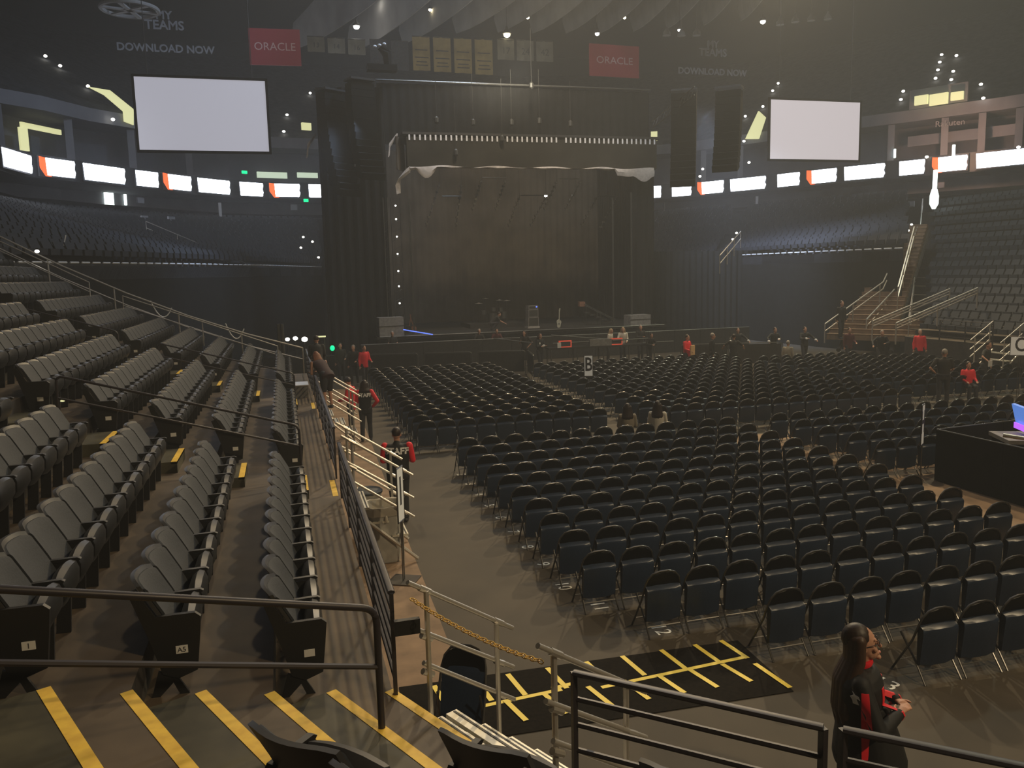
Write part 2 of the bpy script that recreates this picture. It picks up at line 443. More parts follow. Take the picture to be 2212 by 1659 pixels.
def ordn(n):
    n = max(0, n); W1 = ['first', 'second', 'third', 'fourth', 'fifth', 'sixth', 'seventh', 'eighth', 'ninth', 'tenth', 'eleventh', 'twelfth', 'thirteenth', 'fourteenth', 'fifteenth', 'sixteenth', 'seventeenth', 'eighteenth', 'nineteenth']
    return W1[n] if n < 19 else ['twentieth', 'twenty-first', 'twenty-second', 'twenty-third', 'twenty-fourth', 'twenty-fifth', 'twenty-sixth', 'twenty-seventh', 'twenty-eighth', 'twenty-ninth', 'thirtieth'][min(n-19, 10)]
ROWN = ['front row', 'second row', 'third row', 'fourth row', 'fifth row', 'sixth row', 'seventh row', 'eighth row', 'ninth row', 'tenth row']
rows_first = {}
near = allseats[:292]; far = allseats[292:]
first = {}
for s_ in sorted(near, key=lambda t: t[2]):
    first.setdefault((s_[4], s_[6]), s_[2])
SECN = ['before the second aisle', 'between the second and third aisle', 'beyond the third aisle']
used0 = False
for (d, X, y, z, k, i, sec) in near:
    grp = 'grey stadium seats, %s of the left stand, %s' % (ROWN[min(k, 9)] if k < 10 else ordn(k)+' row', SECN[sec])
    num = int(round((y-first[(k, sec)])/.52))
    lab = 'grey tip-up stadium seat, %s of left stand, %s %s' % (ordn(k)+' row' if k else 'front row', ordn(num), ('from the near end', 'past the second aisle', 'past the third aisle')[sec])
    isend = abs(first[(k, sec)]-y) < .01 and (sec > 0 or k < 3)
    if isend:
        if sec == 0: lab = {0: 'end seat of the front row beside near aisle, blank white plate', 1: 'near end seat of second row with plate reading A5', 2: 'near end seat of third row with plate reading 1'}[k]
        else: lab = 'end seat with white plate, %s just past the %s aisle' % (ordn(k)+' row', ['', 'second', 'third'][sec])
    o = dup(seat0, (X, y, z), 0, lab, None if isend else grp); o['category'] = 'seat'
    if isend: end_panel(o, {(1, 0): 'A5', (2, 0): '1'}.get((k, sec), ''))
for ch in list(seat0.children): bpy.data.objects.remove(ch)
bpy.data.objects.remove(seat0)
def merged(parts):
    v = []; f = []
    for q in parts: n = len(v); v += q.v; f += [tuple(i+n for i in t) for t in q.f]
    return np.array(v, float), f
lo = seat_parts(False)
lowseat = merged(lo)
if far:
    o = replicate(merged(lo[:2]+lo[3:]), [(X, y, z, 0) for (_, X, y, z, *_r) in far]).obj('stadium_seats', 'seat_pad')
    tag(o, 'mass of dark grey stadium seats filling the far left stand', 'seats', kind='stuff')
# right stand and corner stands: rows of seats too far to tell apart
tiny = MB(); tiny.prism([(-.05, .38), (-.26, .86), (-.30, .86), (-.12, .38)], -.225, .225, 'y'); tiny.prism([(0, .38), (.0, .6), (.1, .6), (.1, .38)], -.21, .21, 'y')
tinyv = merged([tiny])
pl = []
for k in range(0, 15):
    y = 16.0
    while y < yend_r(k)-.4:
        if not (20.9 < y < 22.2): pl.append((28.3-(xk(k)-.66), y, zk(k), math.pi))
        y += .54
tag(replicate(tinyv, pl).obj('stadium_seats', 'seat_pad'), 'rows of dark seats in the stand on the far right', 'seats', kind='stuff')
for rows, sd in ((rowsL, 'left'), (rowsR, 'right')):
    pl = []
    for ri, (c, z) in enumerate(rows):
        L = 0; nxt = random.random()*.58
        for a, c2 in zip(c, c[1:]):
            seg = (c2-a).length; ang = math.atan2((c2-a).y, (c2-a).x)
            rz = ang-math.pi/2 if sd == 'left' else ang+math.pi/2
            while nxt < L+seg:
                p = a.lerp(c2, (nxt-L)/seg); tt = nxt; nxt += .58
                if (sd == 'left' and (21.5 < tt < 22.8)) or (sd == 'right' and (14 < tt < 15.4 or 27 < tt < 28.2)): continue
                pl.append((p.x, p.y, z, rz))
            L += seg
    tag(replicate(tinyv, pl).obj('stadium_seats', 'far_seat'), 'rows of small seats in the raised stand %s of the stage' % sd, 'seats', kind='stuff')
# seats right in front of the viewer, backs turned to the camera
sh, pd, ld, ar, lg = seat_parts()
n0 = None
for (px, py, zt, dr, lab) in ((1028, 1617, 2.30, -42, 'near seat back cut by the bottom edge, right of the stairs'), (1225, 1712, 2.30, -42, 'nearest seat just right of the big seat back at bottom edge'),
                         (610, 1608, 2.62, -36, 'near seat with curved back and armrest at the bottom edge, on yellow stairs'), (800, 1700, 2.62, -40, 'near seat with rounded tipped cushion at the bottom edge beside armrest'),
                         (1490, 1690, 2.34, -42, 'near seat top barely showing at the bottom edge by the railing post')):
    P = atz(px, py, zt); rz = R(45)
    o = empty('stadium_seat', (P.x+.31*math.cos(rz), P.y+.31*math.sin(rz), zt-.875), rz, 'dark '+lab, 'seat')
    for q, nm, mt in ((sh, 'back_shell', 'seat_shell'), (pd, 'backrest', 'seat_pad'), (ld, 'seat', 'seat_shell'), (ar, 'armrest', 'seat_dark'), (lg, 'leg', 'seat_dark')):
        if n0 is None or nm not in n0: 
            n0 = n0 or {}; n0[nm] = q.mesh(nm, mt)
        c = bpy.data.objects.new(nm, n0[nm]); COL.objects.link(c); c.parent = o

# ------------------------------------------------------------------ aisle steps with yellow nosings
def strip(p, q, z, w=.085, inset=0):
    p = Vector(p); q = Vector(q); d = (q-p).normalized(); n = Vector((-d.y, d.x))
    if n.dot(Vector((-1, -.3))) < 0: n = -n
    b = MB(); a = [p, q, q+n*w, p+n*w]
    return b.prism([(v.x, v.y) for v in a], z-.03, z+.004)
def step_block(poly, z0, z1, nose, name='floor_step'):
    b = MB(); b.prism(poly, z0, z1); o = struct(b.obj(name, 'step_paint', smooth=False))
    s = strip(*nose, z1).obj('nosing', 'yellow_strip', o, smooth=False); s['label'] = 'yellow stair nosing'; return o
for k in range(0, 6):
    e = edge_pts(k); P1 = Vector(e[1]); P2 = Vector(e[2]); d = (P2-P1).normalized()
    e1 = edge_pts(k+1); Q1 = Vector(e1[1]); Q2 = Vector(e1[2])
    far_p = P1+d*.03; near_p = P1+d*1.55
    s = strip(far_p, near_p, zk(k)).obj('trim_nosing', 'yellow_strip', smooth=False); struct(s)
    # half step between level k and k+1
    m1, m2 = P1.lerp(Q1, .5), P2.lerp(Q2, .5); dd = (m2-m1).normalized(); zz = (zk(k)+zk(k+1))/2
    poly = [m1+dd*.02, m1+dd*1.6, Q1+dd*1.6, Q1+dd*.05]
    step_block([(v.x, v.y) for v in poly], zk(k), zz, (poly[0], poly[1]))
for (ya, n) in ((12.75, 10), (21.7, 12)):
    for k in range(n):
        if k == 0:
            struct(strip((.66, ya+1.05), (.66, ya), zk(0)).obj('trim_nosing', 'yellow_strip', smooth=False))
        xm = xk(k+.5)
        poly = [(xm, ya), (xm, ya+1.0), (xk(k+1)-.0, ya+1.0), (xk(k+1), ya)]
        step_block(poly, zk(k), (zk(k)+zk(k+1))/2, ((xm, ya+1.0), (xm, ya)))
for n in range(12):
    k = n; xm = 28.3-xk(k+.5)
    b = MB(); b.prism([(xm, 21.0), (xm, 22.1), (28.3-xk(k+1), 22.1), (28.3-xk(k+1), 21.0)], zk(k), (zk(k)+zk(k+1))/2); struct(b.obj('floor_step', 'stair_brown', smooth=False))
# ------------------------------------------------------------------ aisle hand rails
def arc_path(pts, rad=.12, n=5):
    P = [Vector(p) for p in pts]; out = [P[0]]
    for a, b, c in zip(P, P[1:], P[2:]):
        u = (a-b).normalized(); v = (c-b).normalized()
        for i in range(n+1):
            t = i/n; out.append((b+u*rad*(1-t)**2)+(v*rad*t**2))
    out.append(P[-1]); return out
def hand_rail(bottom, top, zb_post, zt_post, gap, r, label, mt='rail_dark', group=None, hook=True, lowpost=True):
    o = empty('hand_rail', (bottom[0], bottom[1], zb_post), 0, label, 'railing', group)
    O = Vector((bottom[0], bottom[1], zb_post)); B = Vector(bottom)-O; T = Vector(top)-O
    d = (T-B).normalized()
    pth = [B+Vector((0, 0, -(bottom[2]-zb_post))), B, T]
    if hook: pth = [(0, 0, 0), B, T, T+Vector((-.02, 0, -(top[2]-zt_post)))]
    b = MB(); b.tube(arc_path(pth, .11), r, 10); b.obj('top_rail', mt, o)
    b = MB(); b.tube([B-Vector((0, 0, gap)), T-Vector((0, 0, gap*1.02))], r*.85, 8); b.obj('mid_rail', mt, o)
    return o
hand_rail((.51, 5.64, 2.25), (-2.0, 5.05, 2.97), 1.2, zk(3), .44, .026, 'dark round-tube hand rail across the near yellow-edged stairs', hook=True)
hand_rail((.13, 13.3, 2.26), (-3.27, 13.3, 3.26), 1.2, zk(4), .33, .02, 'brown two-bar hand rail climbing the second aisle of the left stand')
hand_rail((.17, 22.0, 2.12), (-3.05, 22.0, 3.06), 1.2, zk(4), .31, .02, 'thin two-bar hand rail climbing the third aisle, lower part')
hand_rail((-3.95, 22.0, 3.39), (-6.5, 22.0, 4.2), zk(4), zk(7), .31, .02, 'thin hand rail in the third aisle, upper part above the gap')
def rail_line(name, pts, r, posts, h, label, cat, mt, nmid=1, gap=.4, group=None, flat=False):
    o = empty(name, (pts[0][0], pts[0][1], pts[0][2]-h), 0, label, cat, group); O = o.location.copy()
    b = MB(); b.tube([Vector(p)-O for p in pts], r, 8, flat=.6 if flat else None); b.obj('top_rail', mt, o)
    for m_ in range(nmid):
        b = MB(); b.tube([Vector(p)-O-Vector((0, 0, gap*(m_+1))) for p in pts], r*.55 if flat else r*.8, 6); b.obj('mid_rail', mt, o)
    L = [0]
    for p, q in zip(pts, pts[1:]): L.append(L[-1]+(Vector(q)-Vector(p)).length)
    n = max(2, int(round(L[-1]/posts))+1)
    for i in range(n):
        t = L[-1]*i/(n-1); j = min(max(k for k in range(len(L)) if L[k] <= t+1e-6), len(pts)-2)
        P = Vector(pts[j]).lerp(Vector(pts[j+1]), (t-L[j])/(L[j+1]-L[j]))-O
        b = MB()
        if flat: b.box((P.x, P.y, P.z-h/2), (.03, .05, h))
        else: b.tube([P, P-Vector((0, 0, h))], r*.9, 6)
        b.obj('post', mt, o)
    return o
# silver rail following the end of the left stand, and the one on the right
def end_rail(mir, lab):
    pts = [(side(xk(k)-.1, mir), yend_r(k)-.1 if mir else 29.9, zk(k)+.92) for k in (0, 2, 4, 6, 8, 10, 12, 14)+((16,) if not mir else ())]
    return rail_line('end_rail', pts, .028, 2.2, .9, lab, 'railing', 'aluminium', 1, .4)
end_rail(0, 'long silver rail running down the far end of the left stand')
end_rail(1, 'long silver rail running down the end of the right stand')
for k0, k1, y in ((1, 6, 28.6), (7, 10, 28.6), (11, 15, 28.8)):
    rail_line('aisle_rail', [(xk(k0), y, zk(k0)+.85), (xk(k1), y, zk(k1)+.85)], .018, 3.2, .8, 'thin pale aisle rail near far end of left stand, %s length' % {1: 'lowest', 7: 'middle', 11: 'highest'}[k0], 'railing', 'aluminium', 1, .3)
for (k0, k1, y, lab) in ((7, 12, 22.3, 'faint aisle rail high in the right stand above the silver pair'), (1, 7, 19.5, 'dim aisle rail slanting up the right stand at the right edge')):
    rail_line('aisle_rail', [(28.3-xk(k0), y, zk(k0)+.9), (28.3-xk(k1), y, zk(k1)+.9)], .016, 2.0, .85, lab, 'railing', 'truss', 1, .28)
# steep brown stair beyond the right stand, with silver rails
def fw(px, py, D): return CC+ray(px, py)*(D/FPX)
P0 = fw(1868, 722, 39.5); P1 = fw(1978, 486, 47.5); P0.z = 1.0; dh = Vector((P1.x-P0.x, P1.y-P0.y)); az = math.atan2(dh.y, dh.x); NS = 27
o = empty('stair_flight', (P0.x, P0.y, 0), az, 'steep brown stair flight climbing beyond the end of the right stand', 'stairs')
for n in range(NS):
    t = (n+.5)/NS; z = P0.z+(P1.z-P0.z)*(n+1)/NS; wd = 2.6-1.3*t+(1.6 if n < 4 else 0)
    b = MB(); b.box((dh.length*t, (-.3 if n < 4 else 0), z-.15), (dh.length/NS+.02, wd, .30)); q = b.obj('stair_step', 'stair_brown', o)
    b = MB(); b.box((dh.length*(t-.5/NS)-.01, (-.3 if n < 4 else 0), z-.01), (.05, wd, .03)); b.obj('nosing', 'bare_concrete', q)
for s_ in (-1, 1):
    b = MB(); b.tube([(0, s_*1.2, P0.z-.6), (dh.length, s_*.7, P1.z-.4)], .12, 6); b.obj('stringer', 'riser', o)
def pix_rail(pts, label, n=1, gap=.35, r=.035, mt='aluminium'):
    return rail_line('stair_rail', [tuple(fw(*p)) for p in pts], r, 2.4, .9, label, 'railing', mt, n, gap)
pix_rail([(1782, 700, 39), (1908, 609, 41), (1942, 534, 46)], 'bright silver stair rail on the left of the brown stairs')
pix_rail([(1872, 690, 40), (1935, 622, 42), (1982, 490, 47)], 'silver rail on the right side of the brown stairs')
pix_rail([(1885, 694, 37), (2052, 624, 38)], 'double silver rail slanting up beside the right stand', 2, .12)
pix_rail([(1936, 698, 34.5), (2112, 622, 36)], 'second double silver rail, nearer along the right stand', 2, .12)

# small work lights, posts and chain swags at the far left corner
for i, (px, py, D, r_) in enumerate(((621, 733, 33, .09), (638, 731, 34, .10), (658, 733, 35, .13))):
    P = fw(px, py, D); o = empty('work_light', (P.x, P.y, 1.2 if P.x < .7 else 0), 0, 'bright white work light at the far end of the walkway, %s of three' % ('left one', 'middle one', 'right one')[i], 'light')
    b = MB(); b.ell((0, 0, P.z-o.location.z), (r_, r_, r_*.8), n=10, m=6); b.obj('bulb', 'aisle_bulb', o)
    b = MB(); b.tube([(0, 0, 0), (0, 0, P.z-o.location.z)], .02, 5); b.obj('stand', 'truss_black', o)
P = fw(693, 727, 36); o = empty('work_light', (P.x, P.y, 0), 0, 'warm flat work lamp on a pole by the left stage corner', 'light')
b = MB(); b.box((0, 0, P.z), (.42, .12, .06)); b.obj('lamp_head', 'lit_yellow', o); b = MB(); b.tube([(.15, 0, 0), (.15, 0, P.z)], .03, 6); b.obj('pole', 'truss', o)
for i, px in enumerate((601, 609)):
    P = fw(px, 700, 30.5); b = MB(); b.tube([(0, 0, 0), (0, 0, P.z-1.2)], .06, 6)
    tag(b.obj('pale_post', 'truss', None, (P.x, P.y, 1.2)), '%s of two pale upright posts at the end of the left stand' % ('left', 'right')[i], 'post')
for i, (p, q) in enumerate((((112, 520), (142, 508)), ((325, 650), (371, 665)), ((487, 699), (527, 710)))):
    A = fw(*p, 29.5); B = fw(*q, 30); pts = [A.lerp(B, t/8)-Vector((0, 0, .45*4*(t/8)*(1-t/8))) for t in range(9)]
    b = MB(); b.tube([v-A for v in pts], .022, 5); tag(b.obj('rail_chain', 'plate', None, A), 'pale chain swag across a gap in the end rail, %s one' % ('highest', 'middle', 'lowest')[i], 'chain')
P = atz(135, 866, 2.75); b = MB(); b.ell((0, 0, 0), (.035, .035, .015), n=12, m=6)
tag(b.obj('step_light', 'lit_yellow', None, P), 'small glowing yellow lamp under the hand rail of the second aisle', 'light')

# ------------------------------------------------------------------ front fences
def fence(pts, zb, h, label, step=1.5, mt='rail_dark', nmid=5, group=None):
    return rail_line('fence', [(x, y, zb+h) for x, y in pts], .032, step, h, label, 'fence', mt, nmid, h/(nmid+1), group, flat=True)
fence([(.70, 6.35), (.70, 12.6)], 1.2, .87, 'dark steel fence along the front walkway, nearest length')
fence([(.70, 13.9), (.70, 21.7)], 1.2, .87, 'dark steel fence between the second and third floor stairs')
fence([(.70, 22.9), (.70, 29.9)], 1.2, .87, 'dark steel fence farthest along the front walkway')
fence([(1.64, 4.64), (2.73, 3.62)], 1.2, .87, 'dark railing with thin bars at bottom right, left of staff woman', 1.6, nmid=4)
fence([(2.82, 3.57), (3.62, 2.86), (5.2, 1.3)], 1.2, .87, 'dark railing in the bottom right corner, before the staff woman', 2.2, nmid=4)
fence([(27.6, 26.7), (27.6, 29.5)], 1.2, .87, 'long dark fence before the right stand with thin bars', nmid=4)
fence([(27.6, 12), (27.6, 25.1)], 1.2, .87, 'dark fence at far right edge under the stand', nmid=4)

# ------------------------------------------------------------------ removable aluminium stairs to the floor
def floor_stair(O, rz, label, wide=1.2, h=1.2, rails=(1, 1), top=.95, steps=3, skip=None):
    o = empty('floor_stair', O, rz, label, 'stairs')
    for i in range(steps):
        z = h-(i+1)*.245
        for q in (0, .15):
            b = MB(); b.box((.18+i*.30+q, 0, z), (.11, wide, .035)); t = b.obj('stair_tread', 'alu_tread', o)
            g = MB(); g.box((.18+i*.30+q+.02, 0, z+.019), (.02, wide*.98, .006)); g.obj('grip_strip', 'seat_dark', t)
    for s, on in zip((-1, 1), rails):
        b = MB(); b.tube([(.02, s*wide/2, h-.15), (1.12, s*wide/2, .05)], .03, 6); b.obj('stringer', 'aluminium', o)
        if not on: continue
        for px_, zb, zt in ((.16, h-.35, h+.86), (.88, .0, h+.36)):
            b = MB(); b.tube([(px_, s*(wide/2+.05), zb), (px_, s*(wide/2+.05), zt)], .022, 8); b.obj('post', 'aluminium', o)
        for j, (z0, z1) in enumerate(((.97, .25), (.56, -.12), (.25, -.43))):
            b = MB(); b.tube([(.0+.06*j, s*(wide/2+.07), h+z0), (1.08, s*(wide/2+.07), h+z1)], .021, 10); q = b.obj('pipe', 'aluminium', o)
            for px_ in (.16, .92): b = MB(); b.tube([(px_-.05, s*(wide/2+.07), h+z0+(z1-z0)*(px_-.05)/1.08), (px_+.05, s*(wide/2+.07), h+z0+(z1-z0)*(px_+.05)/1.08)], .027, 8); b.obj('clamp', 'aluminium', q)
    return o
ang = math.atan2(.455, .89)
mid = Vector((1.17, 5.59))
floor_stair((mid.x-.02, mid.y-.02, 0), R(25), 'nearest silver aluminium floor steps with tube rails and yellow chain', 1.40, 1.2, steps=4)
floor_stair((.74, 13.25, 0), 0, 'silver tube floor steps in the second aisle behind grey bin', 1.05)
floor_stair((.74, 22.3, 0), 0, 'silver tube floor steps in the third aisle beside leaning woman', 1.05)
floor_stair((27.5, 25.9, 0), math.pi, 'silver floor steps with slanted pipe rails before right stand', 1.3)
# black block on the fence post
b = MB(); b.box((.79, 6.14, 1.86), (.20, .05, .12)); tag(b.obj('rail_bracket', 'seat_dark'), 'black block bracket joining the fence post to the aluminium rail', 'bracket')
# chain
o = empty('chain', (.85, 5.95, 1.2), 0, 'yellow plastic chain hanging across the nearest floor steps', 'chain')
A = Vector((0.80, 6.12, 2.06)); B = Vector((1.585, 4.98, 2.0)); N = 36
A = atz(888, 1293, 2.08); B = atz(1172, 1430, 1.98)
for i in range(N):
    def cp(t): p = A.lerp(B, t); p.z -= .05*4*t*(1-t); return p
    p = cp((i+.5)/N); d = (cp((i+1)/N)-cp(i/N)).normalized(); L = (cp((i+1)/N)-cp(i/N)).length*.70
    a = Vector((0, 0, 1)); u = d.cross(a).normalized(); v = u.cross(d)
    if i % 2: u = v
    pts = [p+d*L*math.cos(q)*1.0+u*.017*math.sin(q) for q in [2*math.pi*k/12 for k in range(12)]]
    b = MB(); b.tube(pts, .0050, 5, closed=True)
    l = b.obj('chain_link', 'chain_yellow', o); l.matrix_parent_inverse = Matrix.Translation(-Vector(o.location))
# folded chair leaning by the steps is built after the chair maker

# ------------------------------------------------------------------ walkway ramp boxes by the leaning woman, bin, signs
o = empty('steel_box', (.25, 24.2, 1.2), 0, 'dark steel floor box on the walkway behind leaning woman', 'box')
b = MB(); b.box((0, 0, .17), (.6, .8, .34)); b.obj('body', 'amp_grey', o)
b = MB(); b.box((0, 0, .355), (.64, .84, .03)); b.obj('lid', 'aluminium', o)
o = empty('rubbish_bin', (1.38, 13.0, 0), 0, 'tall grey square rubbish bin with white liner bag', 'bin')
def rsq(s_, z, n=24, j=0): return [(s_*max(-1, min(1, 1.2*math.cos(2*math.pi*k/n)))+random.uniform(-j, j), s_*max(-1, min(1, 1.2*math.sin(2*math.pi*k/n)))+random.uniform(-j, j), z+random.uniform(-2*j, 2*j)) for k in range(n)]
def loops(b, L):
    n = len(L[0]); vs = [p for l in L for p in l]
    b.add(vs, [(i*n+k, i*n+(k+1) % n, (i+1)*n+(k+1) % n, (i+1)*n+k) for i in range(len(L)-1) for k in range(n)]); return b
b = MB(); loops(b, [rsq(.01, .01), rsq(.21, .01), rsq(.22, .05), rsq(.245, .45), rsq(.27, .86), rsq(.29, .87), rsq(.29, .93), rsq(.265, .93), rsq(.24, .5), rsq(.21, .06)]); b.obj('body', 'can_grey', o)
b = MB(); loops(b, [rsq(.292, .80, 32, .004), rsq(.302, .90, 32, .005), rsq(.298, .95, 32, .004), rsq(.268, .945, 32, .004), rsq(.255, .8, 32, .004), rsq(.24, .6, 32, .005)]); b.ell((0, -.305, .76), (.025, .015, .06)); b.obj('liner_bag', 'bag', o)
o = empty('rubbish_bin', (1.22, 14.25, 0), 0, 'low dark round bin tucked behind the grey square bin', 'bin')
b = MB(); b.lathe((0, 0, 0), [(.2, 0), (.22, .3), (.26, .78), (.275, .8), (.275, .83)], 20); b.obj('body', 'can_grey', o)
b = MB(); b.lathe((0, 0, .82), [(.285, 0), (.285, .03), (.26, .05), (.1, .07)], 20); b.obj('lid', 'can_dark', o)
def sign_stand(loc, rz, txt, label, zt=1.9, hgt=.66, wid=.24, face='sign_white', size=.6):
    o = empty('sign_stand', loc, rz, label, 'sign')
    b = MB(); b.box((0, 0, .01), (.42, .42, .02)); b.obj('base', 'chair_frame', o)
    for s in (-1, 1):
        b = MB(); b.tube([(s*.03, 0, .02), (s*.03, 0, zt-hgt)], .009, 6); b.obj('pole', 'chair_frame', o)
    b = MB(); z0, z1 = zt-hgt, zt
    for p, q in (((-wid/2, z0), (wid/2, z0)), ((wid/2, z0), (wid/2, z1)), ((wid/2, z1), (-wid/2, z1)), ((-wid/2, z1), (-wid/2, z0))): b.tube([(p[0], 0, p[1]), (q[0], 0, q[1])], .012, 6)
    b.obj('frame', 'chair_frame', o)
    b = MB(); b.box((0, 0, (z0+z1)/2), (wid-.02, .012, hgt-.02)); pn = b.obj('panel', face, o)
    for s in (1, -1):
        M = Matrix.Translation((0, -.008*s, (z0+z1)/2+.03)) @ Matrix.Rotation(0 if s == 1 else math.pi, 4, 'Z') @ Matrix.Rotation(R(90), 4, 'X')
        text(txt, size, 'ink', 'letter', pn, M, .001, bold=.012, sx=.72)
    return o
sign_stand((9.2, 24.2, 0), R(-18), 'B', 'white sign on a stand reading black letter B', 1.93, .66, .27)
sign_stand((22.62, 20.8, 0), R(-44), 'C', 'white sign at the right edge reading black letter C', 2.16, .60, .55, size=.62)
sign_stand((1.52, 11.95, 0), R(62), 'I', 'narrow sign stand seen edge-on beside the grey bin', 1.76, .82, .26)
sign_stand((11.68, 12.8, 0), R(38), 'H', 'narrow edge-on sign stand among chairs, left of black barrier', 1.9, .78, .26)

# ------------------------------------------------------------------ black mat with yellow tape
mat_o = empty('floor_mat', (0, 0, 0), 0, 'long black floor mat marked with yellow tape ladder', 'mat')
b = MB(); b.prism([(1.0, 8.72), (5.18, 8.56), (5.10, 7.28), (.95, 7.45)], .002, .010); b.obj('mat_sheet', 'mat_black', mat_o)
tp = MB(); z = .012
def tape(p, q, w=.062):
    global z
    z += .0004
    p = Vector(p); q = Vector(q); d = (q-p).normalized(); n = Vector((-d.y, d.x))*w/2
    b = MB(); b.add([(*(p+n), z), (*(p-n), z), (*(q-n), z), (*(q+n), z)], [(0, 1, 2, 3)]); b.obj('tape_strip', 'yellow_tape', mat_o, smooth=False)
tape((1.68, 8.02), (2.72, 8.10)); tape((2.62, 8.15), (2.92, 8.19)) ; tape((3.15, 8.0), (5.06, 8.14))
for i, x in enumerate((4.98, 4.62, 4.17, 3.66, 3.2, 2.72, 2.24, 1.86, 1.38)): tape((x, 8.62), (x+.06, 8.10))
for i, x in enumerate((4.72, 4.30, 3.90, 3.48, 3.05, 2.54, 2.1)): tape((x-.04, 8.06), (x+.06, 7.60))
tape((5.04, 7.95), (5.10, 7.34)); tape((1.70, 8.06), (1.80, 7.98))

# painted row numbers
NUMY = {'2': 18.1, '3': 17.2, '4': 16.3, '5': 15.42, '6': 14.56, '7': 13.66, '8': 12.79, '9': 11.92, '10': 10.95, '11': 10.1, '12': 9.15}
o = empty('floor_number', (3.8, 13, 0))
bpy.data.objects.remove(o)
ORD = ['first', 'second', 'third', 'fourth', 'fifth', 'sixth', 'seventh', 'eighth', 'ninth', 'tenth', 'eleventh', 'twelfth', 'thirteenth']
for t_, y in NUMY.items():
    x = 3.72 if t_ not in ('12',) else 4.42
    if t_ == '11': x = 3.95
    M = Matrix.Translation((x, y, .005)) @ Matrix.Rotation(R(-90), 4, 'Z')
    q = text(t_, .30, 'chalk', 'floor_number', None, M, .0005); tag(q, 'chalked white row number %s on the floor beside the %s chair row of near block' % ({'2': 'two', '3': 'three', '4': 'four', '5': 'five', '6': 'six', '7': 'seven', '8': 'eight', '9': 'nine', '10': 'ten', '11': 'eleven', '12': 'twelve'}[t_], ORD[int(t_)-1]), 'floor number', 'chalked row numbers on the floor')
for x, y, t_ in ((6.15, 7.12, '13'),):
    M = Matrix.Translation((x, y, .005)) @ Matrix.Rotation(R(-70), 4, 'Z')
    tag(text(t_, .3, 'chalk', 'floor_number', None, M, .0005), 'chalked white row number thirteen on the floor near the staff woman', 'floor number')

# ------------------------------------------------------------------ folding chairs (x lateral, facing +y)
def chair_parts(detail=True):
    n = 8 if detail else 4
    arch = [(-.225, .20, .0), (-.215, -.06, .42), (-.205, -.135, .62), (-.185, -.155, .70), (-.13, -.165, .765), (-.05, -.17, .792), (.05, -.17, .792), (.13, -.165, .765), (.185, -.155, .70), (.205, -.135, .62), (.215, -.06, .42), (.225, .20, .0)]
    fr = MB(); fr.tube(arch, .0115, n)
    fr.tube([(-.215, .13, .12), (.215, .13, .12)], .008, 4)
    rear = [MB(), MB()]
    for q, s in zip(rear, (-1, 1)): q.tube([(s*.195, .14, .43), (s*.20, -.10, .2), (s*.205, -.26, .0)], .011, n)
    bar = MB(); bar.tube([(-.20, -.17, .115), (.20, -.17, .115)], .008, 4)
    back = MB(); rs = []
    m = 9 if detail else 5
    for i in range(m):
        t = i/(m-1); hw = .196 if t < .2 else .196*math.sqrt(max(.03, 1-((t-.2)/.815)**2))
        z = .59+.19*t; y = -.122-.046*t
        k = 7 if detail else 3
        rs.append([(hw*(-1+2*j/(k-1)), y-.018*(1-(-1+2*j/(k-1))**2), z) for j in range(k)])
    back.grid(rs, (0, .014, .004))
    pad = MB(); ys = []
    prof = [(-.135, .15), (-.175, .17), (-.205, .36), (-.232, .545), (-.225, .585), (-.195, .605), (-.12, .625), (-.09, .58), (-.10, .155)]
    if not detail: prof = [(-.13, .20), (-.16, .3), (-.155, .56), (-.10, .60), (-.08, .5), (-.10, .20)]
    xs = [-.2, -.18, -.09, 0, .09, .18, .2] if detail else [-.19, 0, .19]
    vs = []; L = len(prof)
    for x in xs:
        k = 1-.12*(abs(x)/.19)**4
        for (y, z) in prof: vs.append((x, -.135+(y+.135)*(k if abs(x) < .18 else .6), .4+(z-.4)*(k if abs(x) < .18 else .92)))
    fs = [(i*L+j, (i+1)*L+j, (i+1)*L+(j+1) % L, i*L+(j+1) % L) for i in range(len(xs)-1) for j in range(L)]
    fs += [tuple(range(L)), tuple((len(xs)-1)*L+j for j in range(L))[::-1]]
    pad.add(vs, fs)
    for q in [fr, bar, back, pad]+rear: q.v = [(p[0]*1.17, p[1]*1.04, p[2]*1.055) for p in q.v]
    return fr, rear, bar, back, pad
fr, rear, bar, back, pad = chair_parts()
chair0 = empty('folding_chair'); chair0['category'] = 'chair'
fr.obj('front_frame', 'chair_frame', chair0); bar.obj('crossbar', 'chair_frame', chair0)
for q in rear: q.obj('leg', 'chair_frame', chair0)
back.obj('backrest', 'chair_gloss', chair0); pad.obj('seat', 'chair_pad', chair0)
ROWS = [18.35, 17.4, 16.45, 15.55, 14.66, 13.78, 12.9, 12.02, 11.12, 10.16, 9.2, 8.2, 7.2]
chairs = []   # (y, x, block, rowname)
for j, y in enumerate(ROWS):
    x0 = 3.92 if j < 10 else (4.4, 5.52, 6.76)[j-10]
    x = x0
    while x < 10.75: chairs.append((x, y, 'near block', j)); x += .56
for j in range(5):
    x = 12.15 if j < 3 else 12.3
    while x < 20.5:
        chairs.append((x, ROWS[j], 'block beyond the black barrier', j)); x += .56
for j in range(15):
    y = 20.95+.92*j
    for i in range(10): chairs.append((3.41+.53*i, y, 'left front block', j))
for j in range(14):
    y = 20.7+.92*j
    for i in range(16): chairs.append((9.9+.545*i+.02*j, y, 'middle front block', j))
for j in range(10):
    y = 22.2+.92*j
    for i in range(12 if j < 8 else 9): chairs.append((19.4+.55*i, y, 'right front block', j))
chairs.sort(key=lambda c: (Vector((c[0], c[1], .8))-CC).length)
vis = []
